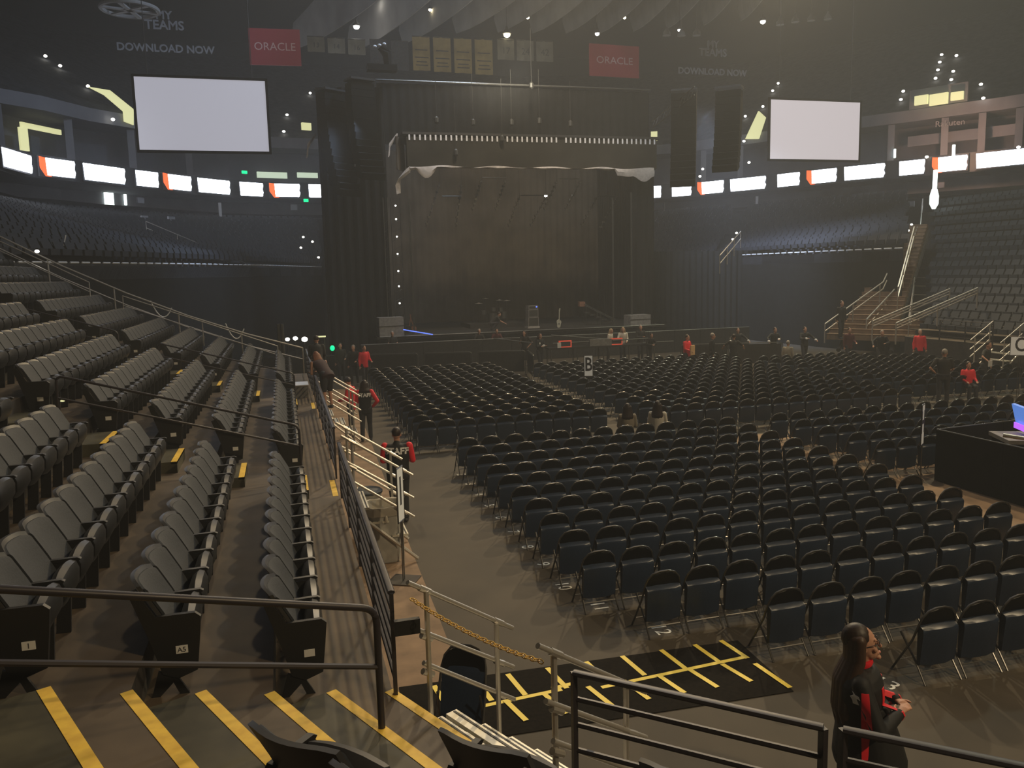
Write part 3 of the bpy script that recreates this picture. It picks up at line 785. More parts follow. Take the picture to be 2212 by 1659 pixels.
for c in chairs:
    v = Vector((c[0], c[1], .5))-CC; w_ = v.dot(CF)
    if w_ < 1 or 1106+FPX*v.dot(CR)/w_ > 2300: continue
    vis.append(c)
ORD = ['first', 'second', 'third', 'fourth', 'fifth', 'sixth', 'seventh', 'eighth', 'ninth', 'tenth', 'eleventh', 'twelfth', 'thirteenth']
seen = {}
for c in vis[:298]: seen.setdefault((c[2], c[3]), []).append(c[0])
for (x, y, blk, j) in vis[:298]:
    n = sorted(seen[(blk, j)]).index(x); row = ORD[12-j] if blk == 'near block' else ORD[4-j] if 'barrier' in blk else ORD[j]
    bn = {'near block': 'near block', 'block beyond the black barrier': 'block behind black barrier'}.get(blk, blk)
    lab = 'black folding chair, %s, %s row from viewer, %s from its left end' % (bn, row, ordn(n))
    dup(chair0, (x+random.uniform(-.012, .012), y+random.uniform(-.015, .015), 0), random.uniform(-.02, .02), lab, 'folding chairs, %s, %s row from viewer' % (bn, row))
fr, rear, bar, back, pad = chair_parts(False)
rest = [(x, y, 0, 0) for (x, y, _b, _j) in vis[298:]]
me_f = replicate(merged([fr, bar]+rear), rest).mesh('folding_chairs', 'chair_frame')
o = bpy.data.objects.new('folding_chairs', me_f); COL.objects.link(o)
tag(o, 'mass of black folding chairs in the distant front floor blocks', 'chairs', kind='stuff')
q = replicate(merged([back]), rest).obj('backrests', 'chair_gloss', o); q['kind'] = 'stuff'
q = replicate(merged([pad]), rest).obj('seats', 'chair_pad', o); q['kind'] = 'stuff'
# folded chair leaning on the aluminium rail
P = Vector((1.52, 7.0, 0))
o = dup(chair0, (1.66, 7.25, 0.0), R(160), 'single black folded chair leaning beside the nearest floor steps'); 
if 'group' in o: del o['group']
o.rotation_euler = (R(14), 0, R(152)); o.location = (1.40, 7.35, .03); o.scale = (.95, .55, 1.12)
for ch in list(chair0.children): bpy.data.objects.remove(ch)
bpy.data.objects.remove(chair0)

# ------------------------------------------------------------------ black barrier of the mixing area
o = empty('mix_barrier', (13.1, 13.95, 0), 0, 'black cloth covered barrier around the mixing desk at right', 'barrier')
for (p, q) in (((0, 0), (.25, -6.5)), ((0, 0), (7.5, .6))):
    n = 5 if p == q else 4; P = Vector(p); Q = Vector(q)
    for i in range(4):
        a = P.lerp(Q, i/4); c = P.lerp(Q, (i+1)/4); d = (c-a)
        b = MB(); b.box(((a.x+c.x)/2, (a.y+c.y)/2, .55), (d.length-.01, .04, 1.08), math.atan2(d.y, d.x)); pn = b.obj('panel', 'drape', o)
        b = MB(); b.tube([(a.x, a.y, 1.10), (c.x, c.y, 1.10)], .018, 6); b.obj('top_rail', 'truss', pn)
o = empty('mixing_desk', (15.0, 13.0, 0), R(-25), 'mixing desk with glowing purple screen at right edge', 'desk')
b = MB(); b.box((0, 0, .45), (1.8, .9, .9)); b.obj('case', 'drape', o)
b = MB(); b.box((0, 0, .95), (1.9, 1.0, .08)); b.obj('top', 'amp_grey', o)
b = MB(); b.box((-.45, .1, 1.35), (.06, .75, .5), M=Matrix.Rotation(R(-14), 4, 'Y')); sc = b.obj('screen', 'screen_blue', o)
b = MB(); b.box((-.49, .1, 1.15), (.03, .6, .12)); b.obj('keys', 'screen_purple', sc)
b = MB(); b.tube([(-1.1, -.6, 1.12), (-.4, -.9, 1.05), (.3, -1.1, 1.02)], .04, 8); b.obj('desk_lamp', 'aluminium', o)

# ------------------------------------------------------------------ crowd barriers and pit barrier
for i in range(5):
    a = Vector((-1.2, 38.2)).lerp(Vector((10.5, 35.2)), i/5); c = Vector((-1.2, 38.2)).lerp(Vector((10.5, 35.2)), (i+1)/5)
    d = c-a; o = empty('crowd_barrier', ((a.x+c.x)/2, (a.y+c.y)/2, 0), math.atan2(d.y, d.x), '%s grey covered crowd barrier from the left before the stage' % ORD[i], 'barrier', 'crowd barriers before the stage')
    L = d.length-.25
    b = MB(); b.tube(arc_path([(-L/2, 0, .05), (-L/2, 0, 1.1), (L/2, 0, 1.1), (L/2, 0, .05)], .15), .02, 6); b.obj('frame', 'truss', o)
    b = MB(); b.box((0, 0, .6), (L-.1, .015, .9)); b.obj('cover', 'stage_black', o)
    b = MB(); b.box((-L/2, 0, .03), (.06, .6, .04)); b.box((L/2, 0, .03), (.06, .6, .04)); b.obj('foot', 'truss', o)
o = empty('crowd_barrier', (10.3, 34.2, 0), R(-100), 'crowd barrier turned sideways beside the middle aisle', 'barrier')
b = MB(); b.tube(arc_path([(-1.1, 0, .05), (-1.1, 0, 1.1), (1.1, 0, 1.1), (1.1, 0, .05)], .15), .02, 6); b.obj('frame', 'truss', o)
b = MB(); b.box((0, 0, .6), (2.1, .015, .9)); b.obj('cover', 'stage_black', o)
for i, (x, y) in enumerate(((18.6, 33.9), (21.0, 33.2))):
    o = empty('crowd_barrier', (x, y, 0), R(-14), 'crowd barrier on the right before stage, %s' % ('left one behind the red poncho', 'right one')[i], 'barrier')
    b = MB(); b.tube(arc_path([(-1.1, 0, .05), (-1.1, 0, 1.1), (1.1, 0, 1.1), (1.1, 0, .05)], .15), .02, 6); b.obj('frame', 'truss', o)
    b = MB(); b.box((0, 0, .6), (2.1, .015, .9)); b.obj('cover', 'stage_black', o)
o = empty('pit_barrier', (3.6, 41.0, 0), 0, 'long black pit barrier wall running along the stage front', 'barrier')
for i in range(14):
    x0 = i*1.55
    b = MB(); b.box((x0+.77, 0, .6), (1.53, .05, 1.18)); pn = b.obj('panel', 'stage_black', o)
    b = MB(); b.tube([(x0, 0, 1.2), (x0+1.53, 0, 1.2)], .035, 6); b.obj('top_rail', 'truss', pn)

# ------------------------------------------------------------------ stage
SY = 43.0; SZ = 1.4
b = MB(); b.box((12.9, SY+6, SZ-.06), (16.5, 12, .12)); st = b.obj('stage_deck', 'stage_black'); tag(st, 'wide black stage deck with pale front edge', 'stage')
b = MB(); b.box((12.9, SY+.05, SZ/2-.08), (16.4, .06, SZ-.2)); b.obj('skirt', 'drape', st)
b = MB(); b.tube([(4.8, SY, SZ), (21.0, SY, SZ)], .035, 6); b.obj('edge_trim', 'truss', st)
# thrust / rail structure in the pit with two red framed monitors
o = empty('camera_platform', (14.7, 36.95, 0), R(-3), 'low black platform with long pipes in front of the stage', 'platform')
b = MB(); b.box((0, 0, .95), (5.4, .8, .08)); b.obj('deck', 'stage_black', o)
for x in (-2.6, -1.3, 0, 1.3, 2.6):
    for y in (-.36, .36): b = MB(); b.tube([(x, y, 0), (x, y, .95)], .03, 6); b.obj('leg', 'truss', o)
for (p, q) in (((-2.5, -.3, 1.2), (-.7, -.3, 1.22)), ((.5, -.3, 1.22), (2.3, -.3, 1.25)), ((-2.4, .3, 1.55), (.6, .3, 1.22)), ((-5.2, .4, 1.5), (-3.4, -.1, 1.25)), ((2.0, -.35, 1.05), (3.6, -.35, 1.06))):
    b = MB(); b.tube([p, q], .035, 6); b.obj('pipe', 'truss', o)
b = MB(); b.box((-.1, -.2, 1.15), (1.1, .2, .32)); b.obj('equipment_case', 'amp_grey', o)
for (x, lab) in ((aty(1220, 743, 36.75).x, 'small red framed monitor nearer the black-haired guard'), (aty(1331, 739, 36.7).x, 'small red framed monitor nearer the blonde pair')):
    m_ = empty('monitor', (x, 36.7, .99), 0, lab, 'monitor')
    b = MB(); b.box((0, 0, .17), (.62, .10, .32)); b.obj('case', 'red_led', m_)
    b = MB(); b.box((0, -.055, .17), (.5, .01, .22)); b.obj('screen', 'ink', m_)
b = MB(); b.box((aty(1208, 743, 36.6).x, 36.6, 1.12), (.18, .02, .26)); tag(b.obj('paper_sheet', 'white'), 'white paper sheet stuck beside the left red monitor', 'paper')
# amp stack, guitar, drum kit, guitar rack
A = Vector((13.7, 45.0, SZ))
o = empty('amplifier_stack', A, R(8), 'tall grey amplifier stack with a blue light on top', 'amplifier')
for i, (h0, h1, wd) in enumerate(((.10, .62, .66), (.64, 1.06, .62), (1.08, 1.28, .6))):
    b = MB(); b.box((0, 0, (h0+h1)/2), (wd, .4, h1-h0)); c = b.obj('cabinet', 'amp_grey', o)
    b = MB(); b.box((0, -.205, (h0+h1)/2), (wd-.08, .01, h1-h0-.08)); b.obj('grille', 'truss', c)
b = MB(); b.box((0, 0, .05), (.74, .45, .1)); b.obj('base', 'can_grey', o)
b = MB(); b.ell((.2, -.21, 1.2), (.05, .03, .04)); b.obj('pilot_light', 'blue_led', o)
def guitar(loc, rz, tilt, mt, label):
    o = empty('electric_guitar', loc, rz, label, 'guitar'); o.rotation_euler = (R(8), R(tilt), rz)
    b = MB(); pts = []
    for k in range(28):
        a = 2*math.pi*k/28; r = .17+.045*math.cos(2*a)+.02*math.cos(3*a+.4); pts.append((.95*r*math.sin(a), .24-1.12*r*math.cos(a)))
    b.prism(pts, -.022, .022, 'y'); bd = b.obj('body', mt, o)
    b = MB(); b.box((0, -.027, .22), (.05, .012, .10)); b.obj('pickup', 'ink', bd)
    b = MB(); b.box((0, -.02, .68), (.045, .03, .52)); b.obj('neck', 'wood_brown' if mt != 'guitar_white' else mt, o)
    b = MB(); b.prism([(-.02, .93), (.03, .93), (.06, 1.1), (.0, 1.12), (-.03, 1.0)], -.03, -.01, 'y'); b.obj('headstock', mt, o)
    b = MB()
    for s in (-1, 1): b.tube([(0, .05, .45), (s*.18, -.05, .0)], .01, 5)
    b.tube([(0, .05, .45), (0, .25, 0)], .01, 5); b.obj('stand', 'truss_black', o)
    return o
guitar((15.1, 44.4, SZ), 0, 0, 'guitar_white', 'pale cream electric guitar standing upright on the stage')
guitar((6.9, 44.6, SZ), 0, -16, 'wood_brown', 'dark brown guitar leaning left of the drum kit')
guitar((6.5, 44.8, SZ), R(10), 10, 'stage_black', 'black guitar beside the brown one on stage left')
o = empty('drum_kit', (12.0, 47.6, SZ+.3), 0, 'drum kit with small shiny cymbals at the back of the stage', 'drums')
for (x, y, z, r_, h) in ((0, 0, .28, .28, .45), (-.5, .1, .55, .17, .22), (.1, .1, .72, .15, .2), (.55, .1, .68, .16, .22), (.75, .3, .35, .22, .4)):
    b = MB(); b.cyl((x, y, z-h/2), r_, h, 14); b.obj('drum', 'truss', o)
for (x, y, z, r_) in ((-.8, 0, 1.1, .24), (.45, -.1, 1.25, .22), (.95, .1, 1.2, .24), (-.3, .3, 1.35, .2)):
    b = MB(); b.lathe((x, y, z), [(r_, 0), (r_*.4, .02), (.03, .05)], 14); c = b.obj('cymbal', 'aluminium', o)
    b = MB(); b.tube([(x, y, -.1), (x, y, z)], .012, 5); b.obj('cymbal_stand', 'truss', c)
b = MB(); b.box((12.0, 47.8, SZ+.12), (3.2, 2.6, .25)); tag(b.obj('drum_riser', 'stage_black'), 'black riser under the drum kit', 'riser')
o = empty('stage_ramp', (17.4, 45.0, SZ), 0, 'short stair ramp with thin rails at stage right', 'stairs')
for s in (0, .5):
    b = MB(); b.tube([(-.5, s, 1.25), (1.5, s, .25)], .02, 5); b.obj('handrail', 'truss', o)
    for x in (-.4, .5, 1.4): b = MB(); b.tube([(x, s, 0), (x, s, 1.2-(x+.4)*.5)], .015, 5); b.obj('post', 'truss', o)
b = MB()
for i in range(5): b.box((-.3+i*.35, .25, .75-.15*i), (.34, .5, .05))
b.obj('stair_tread', 'stage_black', o)
b = MB(); b.box((-.6, .2, 1.25), (.35, .3, .28)); b.obj('box', 'wood_brown', o)
for i, x in enumerate((5.4, 19.6)):
    o = empty('equipment_case', (x, 43.6, SZ if 4.8 < x < 21 else 0), R(5), 'dark %s flight case at the %s end of the stage' % (('tall', 'low')[i], ('left', 'right')[i]), 'case')
    b = MB(); b.box((0, 0, .5 if i == 0 else .3), (1.3, .8, 1.0 if i == 0 else .6)); b.obj('body', 'amp_grey', o)
    b = MB(); b.box((0, -.41, .55 if i == 0 else .35), (1.3, .02, .03)); b.obj('edge_strip', 'truss', o)
b = MB(); b.tube([(6.0, 42.9, 1.75), (7.5, 42.6, 1.45)], .03, 6); tag(b.obj('light_tube', 'blue_led'), 'thin blue glowing tube slanting at stage left', 'light')
o = empty('road_cases', (7.8, 42.4, 0), 0, 'row of small dark stage monitors on the pit side of the stage', 'monitor')
for i in range(3):
    b = MB(); b.prism([(-.3, 0), (.3, 0), (.3, .15), (-.1, .38), (-.3, .38)], -.35+i*.9, .35+i*.9, 'x'); b.obj('wedge', 'amp_grey', o)

# stage drapes and header
def curtain(name, p, q, z0, z1, label, mt='drape', amp=.06, waves=None, cat='curtain', parent=None, thick=.03):
    P = Vector(p); Q = Vector(q); L = (Q-P).length; n = int((waves or L*2.2))*4; d = (Q-P)/L; nn = Vector((-d.y, d.x))
    lo_, hi_ = [], []
    for i in range(n+1):
        t = i/n; v = P+(Q-P)*t+nn*amp*math.sin(i*math.pi/2+.6)
        lo_.append((v.x, v.y, z0)); hi_.append((v.x, v.y, z1))
    b = MB(); b.grid([lo_, hi_], (nn.x*thick, nn.y*thick, 0)); o = b.obj(name, mt, parent)
    if not parent: tag(o, label, cat)
    return o
curtain('stage_backdrop', (5.2, 54.0), (21.6, 54.0), 1.2, 12.5, 'tall brown-grey backdrop closing the back of the stage', 'drape_stage', .05)
curtain('stage_curtain', (2.25, 44.6), (5.6, 44.0), 0, 14.2, 'tall black curtain covering the left side of the stage')
curtain('stage_curtain', (5.6, 44.0), (6.0, 54.0), 0, 12, 'black side curtain receding along the left of the stage')
curtain('stage_curtain', (19.6, 44.4), (21.0, 44.3), 0, 11.6, 'narrow black curtain on the right side of the stage')
curtain('stage_curtain', (20.9, 45.2), (30.5, 47.0), 0, 5.6, 'low wide black curtain right of the stage under the seats')
curtain('stage_curtain', (21.3, 54.0), (20.9, 45.0), 0, 12, 'black side curtain receding along the right of the stage')
curtain('upper_drape', (5.35, 44.4), (20.75, 44.4), 11.4, 14.5, 'wide black drape hanging above the stage header', 'drape', .04)
b = MB(); b.tube([(5.3, 44.3, 14.62), (20.8, 44.3, 14.62)], .05, 6); tag(b.obj('top_pipe', 'truss'), 'thin lit pipe along the top of the upper black drape', 'pipe')
o = empty('stage_header', (13.8, 44.0, 10), 0, 'deep header above the stage with a row of white slots', 'header')
b = MB(); b.box((0, 0, .95), (14.2, .5, 1.5)); b.obj('header_board', 'header_cloth', o)
b = MB(); b.box((0, .1, 1.9), (14.6, .7, .12)); b.obj('header_truss', 'truss_black', o)
for i in range(51):
    if i == 30: continue
    b = MB(); b.box((-6.95+i*.278, -.27, 1.68), (.085, .03, .27)); b.obj('slot', 'plate', o)
b = MB(); b.box((-7.35, .4, .9), (.06, 1.2, 1.7), R(-28)); b.obj('side_return', 'drape_stage', o)
cl = MB(); xs = [-7.0+i*.16 for i in range(88)]
def sag(x):
    s = .10+.03*math.sin(x*5)
    if x < -5.6: s += .50*math.sin(max(0, min(1, (x+6.75)/1.2))*math.pi) if x > -6.75 else .12
    if x > 4.6: s += .34+.30*math.sin(max(0, min(1, (x-5.7)/1.1))*math.pi)
    return s
cl.grid([[(x, -.3+.05*math.sin(x*3), .22+.05*math.sin(x*2.1)) for x in xs], [(x, -.36, .22-sag(x)*.5) for x in xs], [(x, -.30, .22-sag(x)) for x in xs]], (0, .03, 0))
cl.obj('white_cloth', 'white_cloth', o)['label'] = 'white cloth swag bunched under the header'
q = MB(); q.grid([[(-7.0, -.3, .2), (-7.0, -.34, .02), (-7.0, -.3, -.12)], [(-7.25, -.2, .0), (-7.3, -.25, -.18), (-7.25, -.2, -.32)], [(-7.45, -.1, -.3), (-7.6, -.16, -.42), (-7.55, -.1, -.5)], [(-7.5, 0, -.7), (-7.75, -.05, -.75), (-7.72, 0, -.8)], [(-7.5, 0, -1.15), (-7.7, -.05, -1.2), (-7.68, 0, -1.25)]], (.03, .03, 0)); q.obj('cloth_end', 'white_cloth', o)
for i, (x, z0) in enumerate(((-7.85, 1.7), (-9.6, 1.2), (-12.0, 1.6))):
    b = MB(); b.grid([[(x+.2+.1*math.sin(j), .0, z0+.1*j) for j in range(3)], [(x-.12, .02, z0-.5+.1*j) for j in range(3)], [(x-.22+.06*math.sin(j), .0, z0-1.0+.1*j) for j in range(3)]], (.06, .03, 0))
    q = b.obj('cloth_bundle', 'white_cloth', o)
# truss towers at the sides of the opening
def tower(x, y, z0, z1, w, label, mt='truss', lights=()):
    o = empty('truss_tower', (x, y, z0), 0, label, 'truss')
    for sx in (-1, 1):
        b = MB(); b.tube([(sx*w/2, 0, 0), (sx*w/2, 0, z1-z0)], .022, 5); b.obj('chord', mt, o)
    b = MB(); n = int((z1-z0)/.45)
    for i in range(n): b.tube([(-w/2, 0, i*.45), (w/2, 0, i*.45+.22)], .01, 4); 
    b.obj('lacing', 'truss_black', o)
    for z in lights: b = MB(); b.ell((0, -.05, z), (.045, .045, .045), n=8, m=6); b.obj('lamp', 'aisle_bulb', o)
    return o
tower(5.45, 43.7, SZ, 8.6, .22, 'thin pale truss tower outermost at stage left', lights=())
tower(6.0, 43.9, SZ, 8.6, .5, 'black truss tower dotted with small lights at stage left', 'truss_black', lights=(.9, 1.7, 2.6, 3.4, 4.3, 5.2, 6.1, 6.8))
tower(6.75, 44.0, SZ, 8.6, .05, 'single pale vertical pole inside the left of the stage')
tower(18.3, 44.0, SZ, 8.6, .05, 'single pale vertical pole inside the right of the stage')
tower(19.35, 43.8, SZ, 8.9, .06, 'pale vertical pole outermost at stage right')
# slanted lighting ladders under the grid
LAD = [((950, 395, 1), (920, 490)), ((997, 395, 0), (985, 490)), ((1040, 388, 1), (1020, 455)), ((1092, 388, 1), (1070, 455)), ((1122, 425, 1), (1098, 490)), ((1180, 425, 1), (1145, 490)),
       ((1203, 390, 1), (1175, 455)), ((1255, 390, 1), (1220, 455)), ((1290, 425, 1), (1255, 490)), ((1335, 425, 1), (1295, 495))]
for i, ((px, py, _), (qx, qy)) in enumerate(LAD):
    P = aty(px, py, 49); Q = aty(qx, qy, 47)
    o = empty('lighting_ladder', Q, 0, 'thin slanted lighting ladder over the stage, %s from the left' % ORD[i], 'lighting rig')
    b = MB(); D = P-Q; b.tube([(0, 0, 0), D], .02, 4); b.tube([D, D+Vector((0, 0, 1.6))], .01, 4); b.obj('rail', 'truss_black', o)
    for k in range(7): b = MB(); b.box(D*((k+.5)/7), (.14, .14, .11)); b.obj('lamp', 'truss', o)
for i, (px0, px1, py) in enumerate(((955, 997, 424), (1042, 1095, 384), (1125, 1175, 422), (1208, 1252, 386), (1292, 1332, 423))):
    P = aty(px0, py, 48.5); Q = aty(px1, py, 48.5)
    b = MB(); b.tube([P, Q], .035, 5); tag(b.obj('lighting_bar', 'truss'), 'short horizontal lighting bar above stage, %s from left' % ORD[i], 'lighting rig')
# line array speakers
def line_array(x, y, z1, n, label, curve, face=180):
    o = empty('line_array', (x, y, z1), R(face), label, 'loudspeaker')
    px_, pz, a = 0, 0, 0
    b = MB(); b.box((0, 0, .15), (1.3, .9, .1)); b.obj('fly_frame', 'truss_black', o)
    for i in range(n):
        M = Matrix.Rotation(a, 4, 'X'); c = Vector((0, px_, pz-.17)); b = MB(); b.box(c, (1.25, .7, .33), M=M); b.obj('speaker_box', 'speaker_black', o)
        a -= curve; px_ += .34*math.sin(-a)*-1 if False else -.34*math.sin(a); pz -= .34*math.cos(a)
    return o
line_array(20.4, 39.5, 13.4, 14, 'long curved loudspeaker array hanging right of the stage', R(1.7), 150)
line_array(22.4, 38.5, 13.4, 12, 'second curved loudspeaker array hanging farthest right', R(2.0), 140)
line_array(4.3, 42.5, 14.0, 14, 'black loudspeaker array hanging left of the stage', R(1.5), 200)
line_array(2.9, 43.2, 13.6, 15, 'outer loudspeaker array hanging at the left curtain edge', R(1.5), 215)
# gantry truss on the right
P = aty(1408, 278, 42); Q = aty(1500, 205, 38)
o = empty('rig_truss', P, 0, 'slanting box truss running up from the right end of the header', 'truss'); D = Q-P
for s in ((0, 0), (0, .4)): b = MB(); b.tube([(0, 0, s[1]), D+Vector((0, 0, s[1]))], .03, 5); b.obj('chord', 'truss', o)
b = MB()
for i in range(12): b.tube([D*(i/12), D*((i+1)/12)+Vector((0, 0, .4))], .014, 4)
b.obj('lacing', 'truss', o)
P = aty(825, 152, 43.6); o = empty('moving_light', P, 0, 'cluster of black moving lights on top of the left tower', 'light fixture')
b = MB(); b.box((0, 0, .1), (1.5, .6, .3)); b.obj('base', 'speaker_black', o)
b = MB(); b.tube([(.35, 0, .2), (.3, 0, .8), (0, 0, 1.15)], [.2, .25, .22], 8); b.obj('arm', 'speaker_black', o)
for x in (-.32, -.08, .16): b = MB(); b.ell((x, -.1, 1.22+x*.3), (.10, .08, .07), n=8, m=6); b.obj('lens', 'plate', o)
# motor hoists and chains
for i, (px, py, py2) in enumerate(((985, 330, 222), (943, 260, 170), (1022, 265, 160), (1105, 265, 150), (1165, 262, 150), (1232, 268, 175), (1148, 185, 60), (1085, 300, 170))):
    P = aty(px, py, 43.6); Q = aty(px, py2, 43.6)
    o = empty('chain_hoist', P, 0, 'small chain hoist above the stage header, %s' % ORD[i], 'hoist', 'chain hoists above the stage')
    b = MB(); b.lathe((0, 0, 0), [(.05, -.18), (.12, -.1), (.12, .12), (.05, .2)], 8); b.obj('motor', 'truss', o)
    b = MB(); b.tube([(0, 0, .2), (0, 0, max(.6, Q.z-P.z))], .012, 4); b.obj('chain', 'truss', o)
# ------------------------------------------------------------------ ribbon board ring, balcony, upper deck
RIB_L = [(-15.7, 24), (-15.8, 50), (-15.5, 58.75), (-13.65, 60.6), (-11.6, 64.2), (-9.1, 66.9), (-7.3, 69.2), (-4.8, 72.1), (-2, 74.2), (.74, 74.9), (3.3, 75.2), (10, 77.0)]
RIB_R = [(28, 78), (35.9, 75.5), (38.0, 73.8), (39.6, 70.9), (41.7, 67.9), (43.4, 64.8), (45, 61.6), (46.8, 58.6), (48.7, 56), (50.2, 53.3), (52, 50.6), (53.6, 47), (55, 36)]
RIB = [Vector(p) for p in RIB_L+RIB_R]
def offs(P, o):
    out = []
    for i, p in enumerate(P):
        d = (P[min(i+1, len(P)-1)]-P[max(i-1, 0)]).normalized(); out.append(p+Vector((-d.y, d.x))*o)
    return out
def band(name, P0, z0, P1, z1, mt, thick=0, st=True):
    b = MB()
    for i in range(len(P0)-1):
        b.add([(*P0[i], z0), (*P0[i+1], z0), (*P1[i+1], z1), (*P1[i], z1)], [(0, 1, 2, 3)])
    o = b.obj(name, mt, smooth=False); return struct(o) if st else o
R0, R1, R4, R20 = offs(RIB, 0), offs(RIB, .6), offs(RIB, 4.0), offs(RIB, 19)
band('wall_fascia', R0, 11.3, R0, 12.75, 'led_house'); band('floor_balcony', R0, 12.75, R4, 12.75, 'upper_wall'); band('ceiling_concourse', R0, 11.3, R4, 11.3, 'upper_wall')
band('wall_concourse', R4, 9.9, R4, 11.3, 'concrete_wall'); band('floor_concourse', R0, 10.0, R4, 10.0, 'upper_wall'); band('wall_suites', R4, 12.75, R4, 15.7, 'upper_wall')
band('ceiling_suites', R1, 15.7, R4, 15.7, 'upper_wall'); band('wall_upper_fascia', R1, 15.7, R1, 16.6, 'concrete_wall')
band('floor_upper_deck', R1, 16.6, R20, 27.5, 'upper_seat')
def onwall(px, py, off=0):
    d = ray(px, py); d2 = Vector((d.x, d.y)); P = offs(RIB, off); best = None
    for a, c in zip(P, P[1:]):
        e = c-a; det = d2.x*(-e.y)-d2.y*(-e.x)
        if abs(det) < 1e-9: continue
        t = (a.x*(-e.y)-a.y*(-e.x))/det; u = (d2.x*a.y-d2.y*a.x)/det
        if t > 0 and -1e-6 <= u <= 1+1e-6: best = t if best is None else min(best, t)
    return CC+d*best if best else CC+d*(60/d.y)
BOARDS = [(5, 67, 355, 0), (85, 161, 364, 1), (180, 269, 378, 0), (293, 341, 389, 0), (352, 412, 395, 1), (427, 496, 406, 0), (518, 568, 413, 0), (582, 648, 413, 1), (667, 694, 415, 0),
          (1402, 1428, 417, 0), (1452, 1494, 414, 0), (1507, 1564, 406, 1), (1578, 1655, 399, 0), (1680, 1728, 391, 0), (1743, 1808, 383, 1), (1824, 1912, 373, 0), (1943, 1998, 365, 0), (2014, 2090, 356, 1), (2109, 2216, 346, 0)]
for i, (x0, x1, yc, red) in enumerate(BOARDS):
    P = onwall(x0, yc, -.30); Q = onwall(x1, yc, -.30); zc = 12.02; P.z = Q.z = zc; D = (Q-P); mid = (P+Q)/2
    sd = 'left' if i < 9 else 'right'; n = i if i < 9 else i-9
    o = empty('led_board', mid, math.atan2(D.y, D.x), 'glowing white ribbon board, %s from the left on the %s side of the stage' % (ORD[n], sd), 'led board')
    b = MB(); b.box((0, 0, 0), (D.length+.12, .10, 1.28)); b.obj('housing', 'led_house', o)
    L = D.length; x = -L/2
    if red:
        b = MB(); b.prism([(-L/2, -.1), (-L/2+.14*L, -.62), (-L/2+.3*L, -.62), (-L/2+.2*L, -.1), (-L/2+.26*L, .52), (-L/2, .6)], -.07, -.055, 'y'); b.obj('red_logo', 'led_red', o); x += .17*L
    b = MB(); hw = .54
    pts = [(x, hw), (x+.02*L, -hw), (L/2-.04*L, -hw), (L/2, -hw*.4), (L/2-.03*L, 0), (L/2, hw*.7), (L/2-.02*L, hw)]
    b.prism(pts, -.08, -.052, 'y'); b.obj('lit_panel', 'led_white', o)
# upper deck aisle lights, doors, lit openings
def ondeck(px, py, lift=.2):
    lo, hi = .7, 18.9
    def g(o): P = onwall(px, py, o); return P.z-lift-(16.6+10.9*(o-.6)/18.4)
    if g(lo) < 0: return onwall(px, py, .2)
    for _ in range(40):
        md = (lo+hi)/2
        if g(md) > 0: lo = md
        else: hi = md
    return onwall(px, py, lo)
def deck_box(name, px0, py0, px1, py1, mt, label, cat):
    P = ondeck(px0, py1, .5); Q = ondeck(px1, py1, .5); D = Vector((Q.x-P.x, Q.y-P.y)); c = (P+Q)/2
    h = (py1-py0)/FPX*(c-CC).dot(CF)
    o = MB().box((0, 0, h/2), (D.length, .25, h)).obj(name, mt, None, c, math.atan2(D.y, D.x))
    return tag(o, label, cat)
def lit_box(name, px0, py0, px1, py1, off, mt, label, cat, depth=.15):
    P = onwall(px0, (py0+py1)/2, off); Q = onwall(px1, (py0+py1)/2, off); T = onwall((px0+px1)/2, py0, off).z; B = onwall((px0+px1)/2, py1, off).z
    D = Vector((Q.x-P.x, Q.y-P.y)); 
    o = MB().box((0, 0, 0), (D.length, depth, T-B)).obj(name, mt, None, ((P.x+Q.x)/2, (P.y+Q.y)/2, (T+B)/2), math.atan2(D.y, D.x))
    return tag(o, label, cat)
lit_box('doorway_light', 226, 404, 244, 443, 3.9, 'lit_white', 'bright open doorway at the back of the upper left seats', 'doorway')
lit_box('door_frame', 247, 405, 272, 409, 3.9, 'lit_white', 'thin white door frame beside the bright doorway', 'door frame'); lit_box('door_frame', 269, 409, 272, 443, 3.9, 'lit_white', 'right upright of the white door frame', 'door frame')
for (a, b_, c, d, lab) in ((555, 372, 620, 385, 'left pale green strip light in the suites left of the stage'), (642, 373, 686, 384, 'right pale green strip light in the suites next to the stage curtain')):
    lit_box('strip_light', a, b_, c, d, 3.0, 'lit_green', lab, 'light')
deck_box('lit_window', 652, 266, 672, 281, 'lit_yellow', 'tiny yellow lit window high left of the stage', 'window')
deck_box('lit_window', 1406, 285, 1420, 304, 'lit_yellow', 'tiny yellow lit window at the right end of the header', 'window')
deck_box('lit_window', 1976, 207, 2004, 226, 'lit_yellow', 'left of three yellow lit windows high on the right', 'window')
deck_box('lit_window', 2008, 203, 2047, 226, 'lit_yellow', 'middle and widest of the yellow lit windows high on the right', 'window')
deck_box('lit_window', 2054, 199, 2081, 216, 'lit_yellow', 'right one of three yellow lit windows high on the right', 'window')
lit_box('lit_stairwell', 42, 276, 60, 325, 2.6, 'lit_yellow', 'bright yellow-green lit corner of the suite level at far left', 'stairwell')
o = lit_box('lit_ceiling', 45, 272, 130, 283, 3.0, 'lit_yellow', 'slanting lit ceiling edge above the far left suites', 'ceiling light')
lit_box('suite_window', 66, 295, 84, 340, 3.6, 'glass', 'framed dark glass door in the far left suites', 'window')
lit_box('lit_strip', 2160, 441, 2216, 452, 2.5, 'lit_yellow', 'lit yellow strip opening at the right edge below the boards', 'opening')
lit_box('rail_light_bar', 1633, 424, 1637, 470, -.5, 'plate', 'thin pale vertical bar hanging below the right boards', 'bar')
